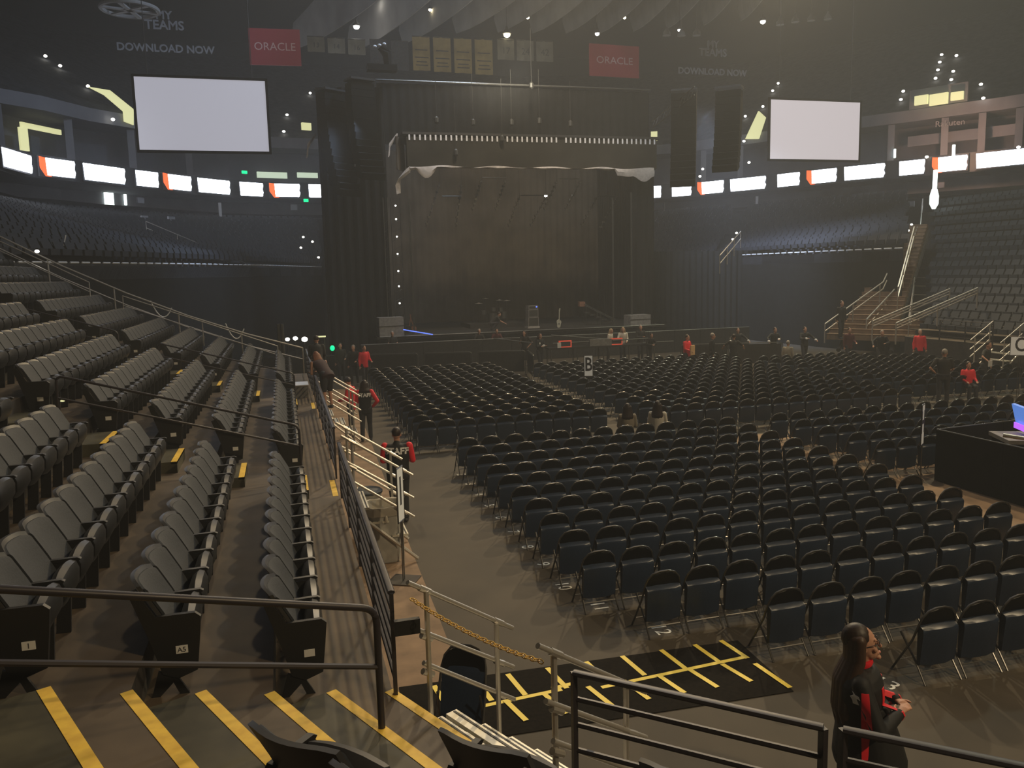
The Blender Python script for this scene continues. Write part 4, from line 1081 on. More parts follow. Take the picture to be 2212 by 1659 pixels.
lit_box('rail_light_bar', 474, 438, 478, 484, -.5, 'plate', 'thin pale vertical bar hanging below the left boards', 'bar')
lit_box('rail_light_bar', 1433, 438, 1436, 480, -.5, 'truss', 'thin dim vertical bar by the right edge of the stage curtain', 'bar')
lit_box('light_bar', 2057, 313, 2063, 341, -.5, 'lit_white', 'bright white vertical light bar above the right boards', 'light')
lit_box('light_bar', 1931, 322, 1935, 341, .5, 'lit_white', 'short white vertical light bar near the right screen', 'light')
deck_box('press_box', 1966, 185, 2092, 232, 'concrete_wall', 'grey press box front around the yellow windows high on the right', 'press box').location += Vector((.4, .5, 0))
# yellow lit stair opening on upper left deck
P = [onwall(px, py, .35) for px, py in ((190, 187), (238, 195), (289, 236), (289, 270), (268, 262), (266, 240), (225, 205))]
b = MB(); n = len(P); b.add([tuple(p) for p in P]+[tuple(p+Vector((-.05, .12, 0))) for p in P], [tuple(range(n)), tuple(range(n, 2*n))[::-1]]+[(i, (i+1) % n, n+(i+1) % n, n+i) for i in range(n)])
tag(b.obj('lit_stairwell', 'lit_yellow', smooth=False), 'yellow-green lit stair opening beside the left screen', 'stairwell')
P = [onwall(px, py, .35) for px, py in ((1612, 300), (1640, 240), (1655, 254), (1640, 300))]
b = MB(); n = len(P); b.add([tuple(p) for p in P]+[tuple(p+Vector((-.05, .12, 0))) for p in P], [tuple(range(n)), tuple(range(n, 2*n))[::-1]]+[(i, (i+1) % n, n+(i+1) % n, n+i) for i in range(n)])
tag(b.obj('lit_stairwell', 'lit_yellow', smooth=False), 'yellow-green lit stair opening left of the right screen', 'stairwell')
# suite partitions and orange washed wall on the right
for i, px in enumerate((0, 150, 283, 405, 1520, 1600, 1925, 2040, 2120, 2200)):
    P = onwall(px, 300, 2.2); b = MB(); b.box((0, 0, 0), (.5, 3.2, 2.9)); o = struct(b.obj('wall_partition', 'concrete_wall', None, (P.x, P.y, 14.2), math.atan2(P.y, P.x)-math.pi/2))
lit_box('suite_front', 1962, 281, 2200, 304, 2.0, 'concrete_wall', 'warm lit wall band over the right suites', 'wall panel')
spot('suite_wall_light', onwall(2050, 330, -5), onwall(2080, 285, 2), 1500, (1, .55, .35), 100, .9, .3)
spot('concourse_light', onwall(120, 330, -7), onwall(120, 400, 3.8), 420, (.85, .9, 1), 120, .9, .4)
P = onwall(2052, 266, .5); M = Matrix.Translation(P) @ Matrix.Rotation(R(-47), 4, 'Z') @ Matrix.Rotation(R(90), 4, 'X')
tag(text('Rakuten', .62, 'dim_text', 'fascia_sign', None, M, .03), 'dim grey lettering sign on the upper right balcony front', 'sign')
for i, (px, py) in enumerate(((528, 372), (661, 433))):
    lit_box('exit_sign', px-5, py-3, px+5, py+3, -.2, 'exit_green', ('small green exit light above the left boards', 'green exit light under the last left board by the curtain')[i], 'exit sign')
for i, (px, py) in enumerate(((312, 472), (370, 474), (1968, 441), (1649, 466), (2033, 400), (635, 448), (303, 433))):
    lit_box('section_sign', px-7, py-6, px+7, py+6, .2 if i in (4, 5, 6) else -2.5, 'dim_text', 'small square grey section sign %s' % ('on the upper left seats', 'right of the other upper left section sign', 'near the bright lamp on the right', 'below the fourth right board', 'right of the bright lamp', 'by the left stage curtain', 'above the upper left seats')[i], 'sign')
# bright lamp on the right with its stem
P = onwall(2018, 427, -14); o = empty('bright_lamp', P, 0, 'bright white glowing lamp on a stem over the right seats', 'lamp')
b = MB(); b.lathe((0, 0, -.7), [(.1, 0), (.26, .3), (.27, .8), (.17, 1.2), (.1, 1.3)], 12); b.obj('globe', 'lit_white', o)
b = MB(); b.tube([(0, 0, .5), (.02, 0, 1.7)], .13, 8); b.obj('stem', 'lit_white', o)
AL = [(98, 121), (130, 142), (190, 186), (244, 258), (620, 248), (613, 284), (670, 201), (1669, 196), (1648, 230), (1610, 251), (1607, 305), (1618, 351), (1518, 365), (1512, 381), (1681, 180), (2034, 118), (2066, 120), (2030, 134), (2026, 151), (2021, 169), (2059, 154), (2055, 172), (1946, 215), (1951, 197), (2119, 182), (2124, 212), (2200, 318), (2002, 339)]
for i, (px, py) in enumerate(AL):
    P = ondeck(px, py, .3) if py < 300 else onwall(px, py, -.4); b = MB(); b.ell((0, 0, 0), (.13, .13, .10), n=8, m=6)
    o = b.obj('aisle_light', 'aisle_bulb', None, P); tag(o, None, 'light', 'small aisle lights dotted on the upper decks'); o['label'] = 'tiny white aisle light on the dark upper deck, %s of those counted left to right' % ordn(sorted(range(len(AL)), key=lambda q: AL[q]).index(i))
LL = [((80, 543), (-9.9, 27.5)), ((455, 555), None), ((470, 548), None), ((1591, 503), None), ((1583, 517), None), ((1969, 485), None), ((1962, 498), None), ((1957, 517), None), ((650, 535), None), ((675, 522), None), ((688, 556), None), ((655, 512), None)]
for i, ((px, py), _) in enumerate(LL):
    P = atz(px, py, 7.0) if py > 530 and px < 300 else CC+ray(px, py)*(46/FPX)
    b = MB(); b.ell((0, 0, 0), (.07, .07, .05), n=8, m=6)
    if px == 80: P = CC+ray(px, py)*(26/FPX)
    o = b.obj('step_light', 'aisle_bulb', None, P); tag(o, 'tiny step light in the raised seats, %s counted from left to right' % ordn(sorted(range(len(LL)), key=lambda q: LL[q][0]).index(i)), 'light', 'step lights in the raised seats')
# pale cross aisle rails within the raised stands
for (a, c, D, lab) in (((315, 478), (530, 568), 50, 'pale rail slanting down the raised seats left of the stage'), ((1600, 500), (1555, 552), 45, 'pale rail slanting down raised seats right of stage'), ((1975, 490), (1940, 620), 36, 'pale rail rising steeply near the brown stairs')):
    P = CC+ray(*a)*(D/FPX); Q = CC+ray(*c)*((D-4)/FPX)
    o = empty('aisle_rail', P, 0, lab, 'railing')
    for g in (0, .4): b = MB(); b.tube([(0, 0, -g), Q-P-Vector((0, 0, g))], .028, 5); b.obj('rail', 'aluminium', o)
    for i in range(4): b = MB(); p = (Q-P)*(i/3); b.tube([p, p-Vector((0, 0, .9))], .02, 5); b.obj('post', 'aluminium', o)
# ------------------------------------------------------------------ projection screens
for (x0, x1, lab, mt) in ((-6.2, -.2, 'large blank grey projection screen hanging left of the stage', 'screen'), (28.33, 34.5, 'large blank pinkish projection screen hanging right of the stage', 'screen_pink')):
    o = empty('projection_screen', ((x0+x1)/2, 44, 12.58), 0, lab, 'screen')
    w_, h_ = x1-x0, 3.4
    b = MB(); b.box((0, 0, 0), (w_, .04, h_)); b.obj('screen_surface', mt, o)
    b = MB()
    for s in (-1, 1): b.box((s*(w_/2+.06), .02, 0), (.12, .12, h_+.24)); b.box((0, .02, s*(h_/2+.06)), (w_+.24, .12, .12))
    b.obj('frame', 'drape', o)
    for s in (-1, 1): b = MB(); b.tube([(s*w_*.4, .05, h_/2), (s*w_*.4, .05, 11)], .02, 5); b.obj('cable', 'truss_black', o)
# ------------------------------------------------------------------ ceiling, banners, signs, lamps
b = MB(); b.box((18, 40, 30), (150, 130, .3)); struct(b.obj('ceiling', 'ceiling_dark'))
b = MB(); b.box((18, 97, 12), (150, .3, 40)); struct(b.obj('wall_far', 'ceiling_dark'))
b = MB(); b.box((-45, 40, 14), (.3, 130, 36)); struct(b.obj('wall_left', 'ceiling_dark')); b = MB(); b.box((80, 40, 14), (.3, 130, 36)); struct(b.obj('wall_right', 'ceiling_dark'))
FIN = [(640, 105), (760, 112), (870, 95), (985, 72), (1075, 70), (1150, 72), (1222, 72), (1295, 72), (1368, 68), (1440, 62), (1520, 55), (1600, 45)]
for i, (px, py) in enumerate(FIN):
    dx = 260-i*15
    pts = [aty(px+dx*t, py-(py+70)*t**1.3, 66-20*t) for t in [k/8 for k in range(9)]]
    b = MB(); b.grid([[tuple(p) for p in pts], [tuple(p+Vector((-.25, .1, 1.0+.9*math.sin(math.pi*k/8)))) for k, p in enumerate(pts)], [tuple(p+Vector((-.1, .2, 1.9+1.6*math.sin(math.pi*k/8)))) for k, p in enumerate(pts)]], (.06, .03, 0))
    o = b.obj('ceiling_baffle', 'rib'); tag(o, 'grey curved ceiling sail, %s from the left' % ORD[i], 'ceiling sail')
def banner(px0, px1, py0, py1, y, mt, label, lines=(), num=None):
    A = aty(px0, py0, y); B = aty(px1, py1, y); o = empty('banner', ((A.x+B.x)/2, y, (A.z+B.z)/2), 0, label, 'banner')
    w_, h_ = B.x-A.x, A.z-B.z; nx = 8
    b = MB(); b.grid([[(-w_/2+w_*i/nx, .04*math.sin(i*1.3), s*h_/2) for i in range(nx+1)] for s in (-1, 1)], (0, .02, 0)); c = b.obj('cloth', mt, o)
    b = MB(); b.tube([(-w_/2, 0, h_/2), (w_/2, 0, h_/2)], .04, 6); b.obj('top_bar', 'truss_black', o)
    for z, wf in lines: b = MB(); b.box((0, -.07, z*h_), (w_*wf, .01, h_*.03)); b.obj('text_line', 'stand_dark', c)
    if num:
        M = Matrix.Translation((0, -.08, -.08*h_)) @ Matrix.Rotation(R(90), 4, 'X'); text(num, h_*.45, 'stand_dark', 'number', c, M, .005)
for i in range(4): banner(890+45*i, 930+45*i, 78+2*i, 153+3*i, 60, 'banner_yellow', 'tall yellow-brown banner, %s of the four hanging above the stage' % ORD[i], ((.1, .7), (-.12, .8), (-.25, .6), (-.35, .7)))
for i, n in enumerate(('13', '14', '16')): banner(663+44*i, 702+44*i, 78+3*i, 113+3*i, 60, 'banner_grey', 'short grey banner, %s from the left, beside the tall navy banners' % ORD[i], (), n)
for i, n in enumerate(('17', '24', '42')): banner(1074+42*i, 1111+42*i, 84+2*i, 130+2*i, 60, 'banner_grey', 'short grey banner, %s to the right of the tall yellow ones' % ORD[i], (), n)
banner(798, 838, 85, 150, 60, 'banner_navy', 'dark navy banner left of the other navy one', ((-.3, .7),)); banner(844, 884, 88, 153, 60, 'banner_navy', 'dark navy banner next to the yellow ones', ((-.25, .8), (-.35, .7)))
for (c, w_, h_, rx, lab) in (((594, 102), 3.35, 2.35, R(-4), 'dim red sign reading ORACLE high on the left'), ((1327, 132), 4.1, 2.3, R(3), 'dim red sign reading ORACLE high on the right')):
    P = aty(*c, 60); o = empty('hanging_sign', P, rx, lab, 'sign')
    b = MB(); b.box((0, 0, 0), (w_, .12, h_)); p = b.obj('panel', 'sign_red', o)
    M = Matrix.Translation((0, -.07, 0)) @ Matrix.Rotation(R(90), 4, 'X'); text('ORACLE', .72, 'sign_text', 'lettering', p, M, .004, sx=1.0 if w_ < 4 else 1.12)
for (cx, cy, lab) in ((355, 55, 'left'), (1540, 114, 'right')):
    P = aty(cx, cy, 60); o = empty('wall_sign', P, 0, 'dim grey lettering MY TEAMS DOWNLOAD NOW high on the %s' % lab, 'sign')
    for s, dz, sz in (('MY', .62, .72), ('TEAMS', 0, .80), ('DOWNLOAD NOW', -1.45, .66)):
        M = Matrix.Translation((0, 0, dz)) @ Matrix.Rotation(R(90), 4, 'X'); text(s, sz, 'dim_text', 'lettering', o, M, .03, bold=.015)
P = aty(280, 20, 50); o = empty('speaker_ring', P, 0, 'round spoked ring hanging from the ceiling at upper left', 'ring')
b = MB(); b.tube([(1.42*math.cos(2*math.pi*k/32), 1.42*math.sin(2*math.pi*k/32), 0) for k in range(32)], .11, 8, closed=True); b.obj('rim', 'rib', o)
for k in range(3): b = MB(); a = math.pi*k/3+.3; b.box((0, 0, -.05), (2.8, .24, .08), a); b.obj('spoke', 'rib', o)
b = MB(); b.tube([(0, 0, 0), (0, 0, 6)], .04, 6); b.obj('cable', 'truss_black', o)
LAMPS = [(805, 2, 1, .17), (770, 58, 1, .20), (1095, 75, 2, .24), (1290, 73, 1, .16), (1468, 65, 1, .14), (1648, 47, 1, .20), (929, 21, 2, .12), (944, 37, 2, .14), (1140, 38, 2, .12), (1349, 38, 2, .12), (1179, 423, 1, .10)]
for i, (px, py, k, r_) in enumerate(LAMPS):
    P = aty(px, py, 60 if py < 100 else 50)
    o = empty('ceiling_lamp', P, 0, 'lit ceiling lamp, %s' % ('cut by the top edge left', 'white one above left of the navy banners', 'warm yellow one above the centre', 'white one above the right red sign', 'small white one right of the red sign', 'bright white one farthest right', 'small warm flat one at top centre left', 'warm tilted one under the flat warm lamp', 'warm hooded one above the centre lamp', 'warm hooded one above the right sign', 'small white one inside the stage opening')[i], 'lamp')
    b = MB(); b.ell((0, 0, 0), (r_, r_, r_*.8), n=12, m=8); b.obj('bulb', 'bulb' if k == 1 else 'bulb_warm', o)
    b = MB(); b.lathe((0, 0, r_*.2), [(r_*1.5, 0), (r_*1.3, r_*.6), (r_*.5, r_*1.4), (r_*.3, r_*2.2)], 12); b.obj('hood', 'truss_black', o)
    b = MB(); b.tube([(0, 0, r_*2), (0, 0, r_*2+2.5)], .015, 4); b.obj('cable', 'truss_black', o)
for i, (px, py) in enumerate(((1440, 77), (1472, 78), (1505, 77), (1685, 54), (1718, 48), (1752, 45), (1788, 42))):
    P = aty(px, py, 58); b = MB(); b.lathe((0, 0, 0), [(.30, 0), (.26, .25), (.12, .42), (.05, .6)], 12); b.tube([(0, 0, .5), (0, 0, 3)], .015, 4)
    tag(b.obj('ceiling_lamp', 'rib', None, P), 'unlit round ceiling lamp, %s of the dark ones on the right' % ORD[i], 'lamp')
# ------------------------------------------------------------------ people
def bake(b, voxel, mt, name, parent, smooth_it=3):
    me = bpy.data.meshes.new(name); me.from_pydata(b.v, [], b.f)
    t = bpy.data.objects.new('tmp', me); COL.objects.link(t)
    r = t.modifiers.new('r', 'REMESH'); r.mode = 'VOXEL'; r.voxel_size = voxel
    s = t.modifiers.new('s', 'SMOOTH'); s.factor = .5; s.iterations = smooth_it
    dg = bpy.context.evaluated_depsgraph_get(); out = bpy.data.meshes.new_from_object(t.evaluated_get(dg))
    bpy.data.objects.remove(t); bpy.data.meshes.remove(me)
    out.materials.clear(); out.materials.append(MAT[mt]); out.shade_smooth(); out.name = name
    o = bpy.data.objects.new(name, out); COL.objects.link(o)
    if parent: o.parent = parent
    return o
def limb(b, pts, rad, n=12, flat=1):
    P = [Vector(p) for p in pts]
    for i in range(len(P)-1):
        d = P[i+1]-P[i]; L = d.length
        if L < 1e-5: continue
        k = 4; b.tube([P[i]+d*(j/k) for j in range(k+1)], [rad[i]+(rad[i+1]-rad[i])*j/k for j in range(k+1)], n)
    for p, r in zip(P, rad): b.ell(p, (r, r, r), n=n, m=8)
ARMS = {  # elbow, wrist, hand offsets from the shoulder, x outward, y forward, z up
    'down': ((.06, -.02, -.28), (.07, .04, -.53)), 'fwd': ((.05, .05, -.27), (.0, .29, -.33)), 'crossed': ((.05, .07, -.28), (-.20, .24, -.26)),
    'hips': ((.17, -.10, -.26), (.03, .03, -.42)), 'phone': ((.04, .12, -.26), (-.08, .34, -.12)), 'reach': ((.08, .16, -.22), (.05, .40, -.34)), 'wide': ((.22, .06, -.17), (.26, .26, -.28)),
    'pocket': ((.10, -.05, -.28), (.02, .08, -.50)), 'folded': ((.10, .12, -.28), (-.13, .25, -.235)), 'rest': ((.10, .12, -.22), (-.10, .30, -.20))}
def person(x, y, z=0, face=0, h=1.74, pose='stand', lean=0, arms=('down', 'down'), top='shirt_dark', sleeve=None, long=True, legs='denim', hair='hair_dark', hairlen=.0, cap=None,
           label='', head=(0, 0), voxel=.02, wid=1.0, shorts=False, step=.06, skin='skin', extra=None, legs_hidden=False, group=None, sleeveless=False, deep=.35, hs=1.0):
    s = h/1.75; det = voxel < .012
    hipz = {'stand': .93, 'sit': .52, 'crouch': .42}[pose]
    Rl = Matrix.Rotation(R(-lean), 3, 'X')
    H = Vector((0, 0, hipz))
    def U(p): return H+Rl @ (Vector(p)-Vector((0, 0, .93)))
    sh = [U((sx*.175*wid, 0, 1.415)) for sx in (-1, 1)]
    hj = [Vector((sx*.095, 0, hipz)) for sx in (-1, 1)]
    if pose == 'stand': kn = [Vector((sx*.10, .03+sx*step, .49)) for sx in (-1, 1)]; an = [Vector((sx*.11, sx*step*1.5-.02, .08)) for sx in (-1, 1)]
    elif pose == 'sit': kn = [Vector((sx*.11, .43, .50)) for sx in (-1, 1)]; an = [Vector((sx*.12, .42, .08)) for sx in (-1, 1)]
    else: kn = [Vector((sx*.14, .36, .46)) for sx in (-1, 1)]; an = [Vector((sx*.13, .02, .08)) for sx in (-1, 1)]
    hc = U((0, .02, 1.50)); Rh = Matrix.Rotation(R(head[1]), 3, 'Z') @ Matrix.Rotation(R(-lean*.35+head[0]), 3, 'X')
    HC_ = U((0, .035, 1.50))+Rh @ Vector((0, .0, .125))
    def HP(p): return HC_+Rh @ (Vector(p)*hs)
    el, wr, hd = [], [], []
    for i, sx in enumerate((-1, 1)):
        e, w_ = ARMS[arms[i]]; A = sh[i]
        rot = Matrix.Rotation(R(-lean*.6), 3, 'X') if arms[i] not in ('down', 'reach') else Matrix.Identity(3)
        E_ = A+rot @ Vector((e[0]*sx, e[1], e[2])); W_ = A+rot @ Vector((w_[0]*sx, w_[1]+(.035 if (arms[i] == 'crossed' and i) else 0), w_[2]+(.03 if (arms[i] == 'crossed' and i) else 0)))
        el.append(E_); wr.append(W_); hd.append(W_+(W_-E_).normalized()*.07)
    # body: one continuous surface
    b = MB()
    for zz, rx, ry in ((.95, .125, .09), (1.05, .12, .085), (1.16, .12, .082), (1.27, .13, .085), (1.36, .115, .07)): b.ell(U((0, 0, zz)), (rx*wid, ry, .085), Rl.to_4x4(), 14, 8)
    b.tube([sh[0], sh[1]], .042, 10); limb(b, [U((0, 0, 1.40)), hc, HP((0, -.01, -.07))], [.062, .052, .055])
    Rm = Rh.to_4x4()
    b.ell(HP((0, -.012, .02)), tuple(q*hs for q in (.074, .094, .108)), Rm, 16, 12); b.ell(HP((0, .03, -.055)), tuple(q*hs for q in (.052, .056, .055)), Rm, 12, 8)
    b.ell(HP((0, .080, -.100)), (.024, .02, .018), Rm, 8, 6); limb(b, [HP((0, .083, .012)), HP((0, .104, -.028))], [.009, .0145], 8)
    b.ell(HP((0, .082, -.068)), (.026, .014, .012), Rm, 8, 6)
    for sx in (-1, 1):
        b.ell(HP((sx*.076, -.01, -.012)), tuple(q*hs for q in (.010, .020, .030)), Rm, 8, 6); b.ell(HP((sx*.04, .062, -.03)), (.022, .02, .022), Rm, 8, 6); b.ell(HP((sx*.03, .076, .032)), (.022, .012, .008), Rm, 8, 6)
    for i in range(2):
        limb(b, [sh[i], el[i], wr[i]], [.047, .037, .026])
        d = (hd[i]-wr[i]).normalized(); sd = d.cross(Vector((0, 0, 1))); sd = sd.normalized() if sd.length > .1 else Vector((1, 0, 0)); nn = sd.cross(d)
        b.tube([wr[i], hd[i]+d*.02], [.026, .034], 10, flat=.55)
        for f in range(4):
            q = hd[i]+sd*(f-1.5)*.019+d*.01; L = (.062, .074, .07, .055)[f]
            limb(b, [q, q+d*L*.55-nn*.006, q+d*L-nn*.022], [.0095, .009, .007], 8)
        q = wr[i]+d*.03-sd*.03; limb(b, [q, q+d*.03-sd*.025, q+d*.06-sd*.03], [.011, .010, .008], 8)
        limb(b, [hj[i], kn[i], an[i]], [.083, .052, .036]); b.ell(an[i]+Vector((0, .07, -.045)), (.04, .11, .03))
    root = bake(b, max(voxel*.62, .006), skin, 'person', None)
    root.location = (x, y, z); root.rotation_euler = (0, 0, R(-face)); root.scale = (s, s, s)
    tag(root, label, 'person', group)
    # clothes
    b = MB(); r2 = 1.12
    M2 = Matrix.Identity(4)
    RG = [(.80, .01, .01), (.80, .165, .125), (.88, .168, .128), (.98, .163, .122), (1.08, .160, .118), (1.18, .168, .12), (1.28, .180, .123), (1.36, .182, .115), (1.42, .155, .095), (1.455, .09, .07), (1.46, .01, .01)]
    vs = []; n = 28
    for zz, rx, ry in RG:
        for k in range(n): a = 2*math.pi*k/n; vs.append(U((rx*wid*math.cos(a), .003+ry*(1+deep*(wid-1))*math.sin(a), zz)))
    b.add(vs, [(i*n+k, i*n+(k+1) % n, (i+1)*n+(k+1) % n, (i+1)*n+k) for i in range(len(RG)-1) for k in range(n)]+[tuple(range(n))[::-1], tuple((len(RG)-1)*n+k for k in range(n))])
    limb(b, [U((0, 0, 1.44)), U((0, .005, 1.475))], [.075, .062]); b.tube([sh[0]-Vector((0, 0, .012)), sh[1]-Vector((0, 0, .012))], .062, 10)
    for i in range(2):
        if sleeve is None and not sleeveless:
            pts = [sh[i], el[i], wr[i]] if long else [sh[i], sh[i].lerp(el[i], .75)]
            limb(b, pts, [.066, .054, .042][:len(pts)] if long else [.064, .060])
        elif not sleeveless: limb(b, [sh[i], sh[i].lerp(el[i], .12)], [.062, .06])
    jk = bake(b, voxel, top, 'jacket' if long else 'shirt', root)
    if sleeve:
        for i in range(2):
            b = MB(); limb(b, [sh[i]+Vector((0, 0, .005)), el[i], wr[i]], [.069, .056, .043]); bake(b, voxel, sleeve, 'sleeve', root)
    if not legs_hidden:
        b = MB(); b.ell(Vector((0, 0, hipz-.0)), (.165*wid, .122*wid, .12))
        for i in range(2):
            pts = [hj[i], kn[i], an[i]+Vector((0, 0, .03))] if not shorts else [hj[i], hj[i].lerp(kn[i], .9)]
            limb(b, pts, [.098*wid, .072, .062] if not shorts else [.10*wid, .085])
        bake(b, voxel, legs, 'trousers' if not shorts else 'shorts', root)
        b = MB()
        for i in range(2): b.ell(an[i]+Vector((0, .065, -.038)), (.050, .135, .045)); limb(b, [an[i]+Vector((0, 0, -.02)), an[i]], [.05, .048])
        bake(b, voxel, 'ink', 'shoes', root)
    if hair:
        b = MB(); b.ell(HP((0, -.028, .045)), tuple(q*hs for q in (.084, .094, .098)), Rm, 16, 12)
        if hairlen > 0:
            for k in range(7):
                a = -1+2*k/6; p0 = HP((a*.07, -.05-.035*(1-a*a), .03)); p1 = HP((a*.09, -.07-.03*(1-a*a), -.10)); p2 = p1+Vector((a*.02, -.03, -hairlen*.6)); p3 = p1+Vector((a*.0, -.02+.01*math.sin(k*3), -hairlen))
                limb(b, [p0, p1, p2, p3], [.045, .045, .042, .018], 10)
        c = bake(b, max(voxel*.6, .007), hair, 'hair', root, 4)
    if cap:
        b = MB(); b.ell(HP((0, -.015, .06)), (.088, .10, .078), Rm, 14, 10); b.ell(HP((0, .10, .055)), (.065, .06, .010), Rm, 12, 6); bake(b, max(voxel*.6, .008), cap, 'cap', root)
    return root, jk, HP, U, Rh, hd, wr
def project(jk, pts, dirv, off=.006):
    me = jk.data; bv = BVHTree.FromPolygons([v.co for v in me.vertices], [p.vertices for p in me.polygons])
    out = []; last = None
    for p in pts:
        hit = bv.ray_cast(Vector(p)-Vector(dirv)*1.0, Vector(dirv))[0]
        if hit is None:
            q = Vector(p) if last is None else Vector((p[0], last.y, p[2])); out.append(q)
        else: last = hit; out.append(hit-Vector(dirv)*off)
    return out
def back_text(jk, s, size, zc, mt='white'):
    M = Matrix.Translation((0, -.3, zc)) @ Matrix.Rotation(R(90), 4, 'X')
    t = text(s, size, mt, 'lettering', jk, M, 0, bold=.006, sx=1.05)
    P = project(jk, [(v.co.x, v.co.y, v.co.z) for v in t.data.vertices], (0, 1, 0))
    for v, p in zip(t.data.vertices, P): v.co = p
    t['label'] = 'white letters reading '+s
    return t
def patch(jk, grid, dirv, mt, name, off=.006, lab=None):
    nr, nc = len(grid), len(grid[0]); P = project(jk, [p for r in grid for p in r], dirv, off)
    b = MB(); b.grid([P[i*nc:(i+1)*nc] for i in range(nr)], Vector(dirv)*.004); o = b.obj(name, mt, jk)
    if lab: o['label'] = lab
    return o
FACE_CAM = lambda x, y: math.degrees(math.atan2(-x, -y))      # heading that faces the viewer
# 1 staff woman in the foreground
W = (4.10, 5.02)
root, jk, HP, U, Rh, hd, wr = person(W[0], W[1], 0, 126, 1.86, arms=('folded', 'folded'), top='jacket_black', legs='denim', hair='hair_dark', hairlen=.0, head=(12, 8), voxel=.010, wid=1.38, deep=.9, hs=1.12,
    label='woman with long dark hair and glasses in black and red staff jacket, looking up')
b = MB()
for k in range(9):
    a = -1+2*k/8; q = 1-a*a
    p0 = HP((a*.078, -.02-.05*q, .05)); p1 = HP((a*.088, -.05-.045*q, -.08)); L = .52+.06*math.sin(k*2.3)
    p2 = p1+Vector((a*.045, -.05-.02*q, -.16)); p3 = p2+Vector((a*.03+.012*math.sin(k*3), -.015, -.20)); p4 = p3+Vector((-a*.02, .02, -(L-.36)))
    limb(b, [p0, p1, p2, p3, p4], [.045, .045, .042, .036, .014], 10)
bake(b, .008, 'hair_brown', 'hair', root, 3)
b = MB(); RG = [(.70, .22, .24), (.78, .235, .25), (.92, .22, .225), (1.05, .205, .195), (1.2, .19, .165)]; n = 28; vs = []
for zz, rx, ry in RG:
    for k in range(n): a = 2*math.pi*k/n; vs.append(U((rx*math.cos(a)*(1+.03*math.sin(5*a)), .03+(1.2-zz)*.12+ry*math.sin(a)*(1+.03*math.cos(4*a)), zz)))
b.add(vs, [(i*n+k, i*n+(k+1) % n, (i+1)*n+(k+1) % n, (i+1)*n+k) for i in range(len(RG)-1) for k in range(n)]+[tuple(range(n))[::-1], tuple((len(RG)-1)*n+k for k in range(n))]); bake(b, .012, 'jacket_black', 'jacket_hem', root, 3)
g = MB()
for sx in (-1, 1):
    g.tube([HP((sx*.032+.022*math.cos(a), .098, .008+.018*math.sin(a))) for a in [2*math.pi*k/14 for k in range(14)]], .0028, 5, closed=True)
    g.tube([HP((sx*.055, .096, .010)), HP((sx*.077, .02, .010)), HP((sx*.080, -.02, .002))], .0025, 5)
g.tube([HP((-.010, .099, .012)), HP((.010, .099, .012))], .0025, 5); g.obj('glasses', 'ink', root)
g = MB()
for sx in (-1, 1): g.ell(HP((sx*.032, .0965, .008)), (.017, .002, .013), Rh.to_4x4(), 10, 6)
g.obj('lenses', 'glass', root)
g = MB(); g.ell(HP((0, .093, -.066)), (.020, .008, .006), Rh.to_4x4(), 10, 6); g.obj('lips', 'skin_lips', root)
g = MB(); g.tube([U((.072*math.cos(a), .005+.068*math.sin(a), 1.485+.012*math.sin(a))) for a in [2*math.pi*k/18 for k in range(18)]], .014, 6, closed=True, flat=1.8); g.obj('collar', 'jacket_red', jk)
# red stripes down the side facing the viewer (local -x side faces the camera)
sdir = Vector((-1, 0, 0))
def strip_side(y0, y1, z0, z1, w0, w1, name, mt='jacket_red', dirv=(-1, 0, 0), n=14):
    gr = []
    for i in range(n+1):
        t = i/n; zz = z1+(z0-z1)*t; yc = y1+(y0-y1)*t; ww = w1+(w0-w1)*t
        gr.append([(0, yc-ww/2, zz), (0, yc, zz), (0, yc+ww/2, zz)])
    return patch(jk, gr, dirv, mt, name, .007)
for sg in (1, -1):
    strip_side(.06, .02, .86, 1.40, .085, .05, 'red_stripe', dirv=(sg, 0, 0))
gr = [[(xx, 0, zz) for xx in (-.13, -.11, -.085)] for zz in [1.36-.03*i for i in range(16)]]
patch(jk, gr, (0, -1, 0), 'jacket_red', 'red_stripe', .007); gr = [[(-xx, 0, zz) for xx in (-.13, -.11, -.085)][::-1] for zz in [1.36-.03*i for i in range(16)]]
patch(jk, gr, (0, -1, 0), 'jacket_red', 'red_stripe', .007)
for sg in (1,):
    gr = [[(0, -.06+.02*j+.012*math.sin(i*2.2), 1.37-.022*i) for j in range(3)] for i in range(5)]
    patch(jk, gr, (-sg, 0, 0), 'white', 'white_emblem', .009, 'small white emblem on the shoulder')
# 2 STAFF man from behind
fc = lambda x, y, d=0: math.degrees(math.atan2(x, y))+d
root, jk, HP, U, Rh, hd, wr = person(1.88, 14.95, 0, fc(2.0, 14.9, 6), 1.80, arms=('fwd', 'fwd'), top='jacket_black', sleeve='jacket_red', legs='denim', hair='hair_dark', voxel=.013, wid=1.25, skin='skin', step=.03,
    label='man from behind in black jacket with red sleeves reading STAFF, beside bin')
back_text(jk, 'STAFF', .155, 1.34)
# 3 STAFF woman
root, jk, HP, U, Rh, hd, wr = person(2.05, 22.9, 0, fc(2, 22.9, 4), 1.72, arms=('fwd', 'hips'), top='jacket_black', sleeve='jacket_red', legs='denim', hair='hair_dark', hairlen=.12, voxel=.016, wid=1.06,
    label='person from behind in black jacket with red sleeves reading STAFF, farther from viewer')
back_text(jk, 'STAFF', .14, 1.33)
person(1.72, 23.7, 0, -60, 1.72, arms=('fwd', 'down'), top='jacket_red', legs='denim', cap='ink', head=(-18, 0), voxel=.018, label='man in red jacket and black cap facing left beside the farther staff')
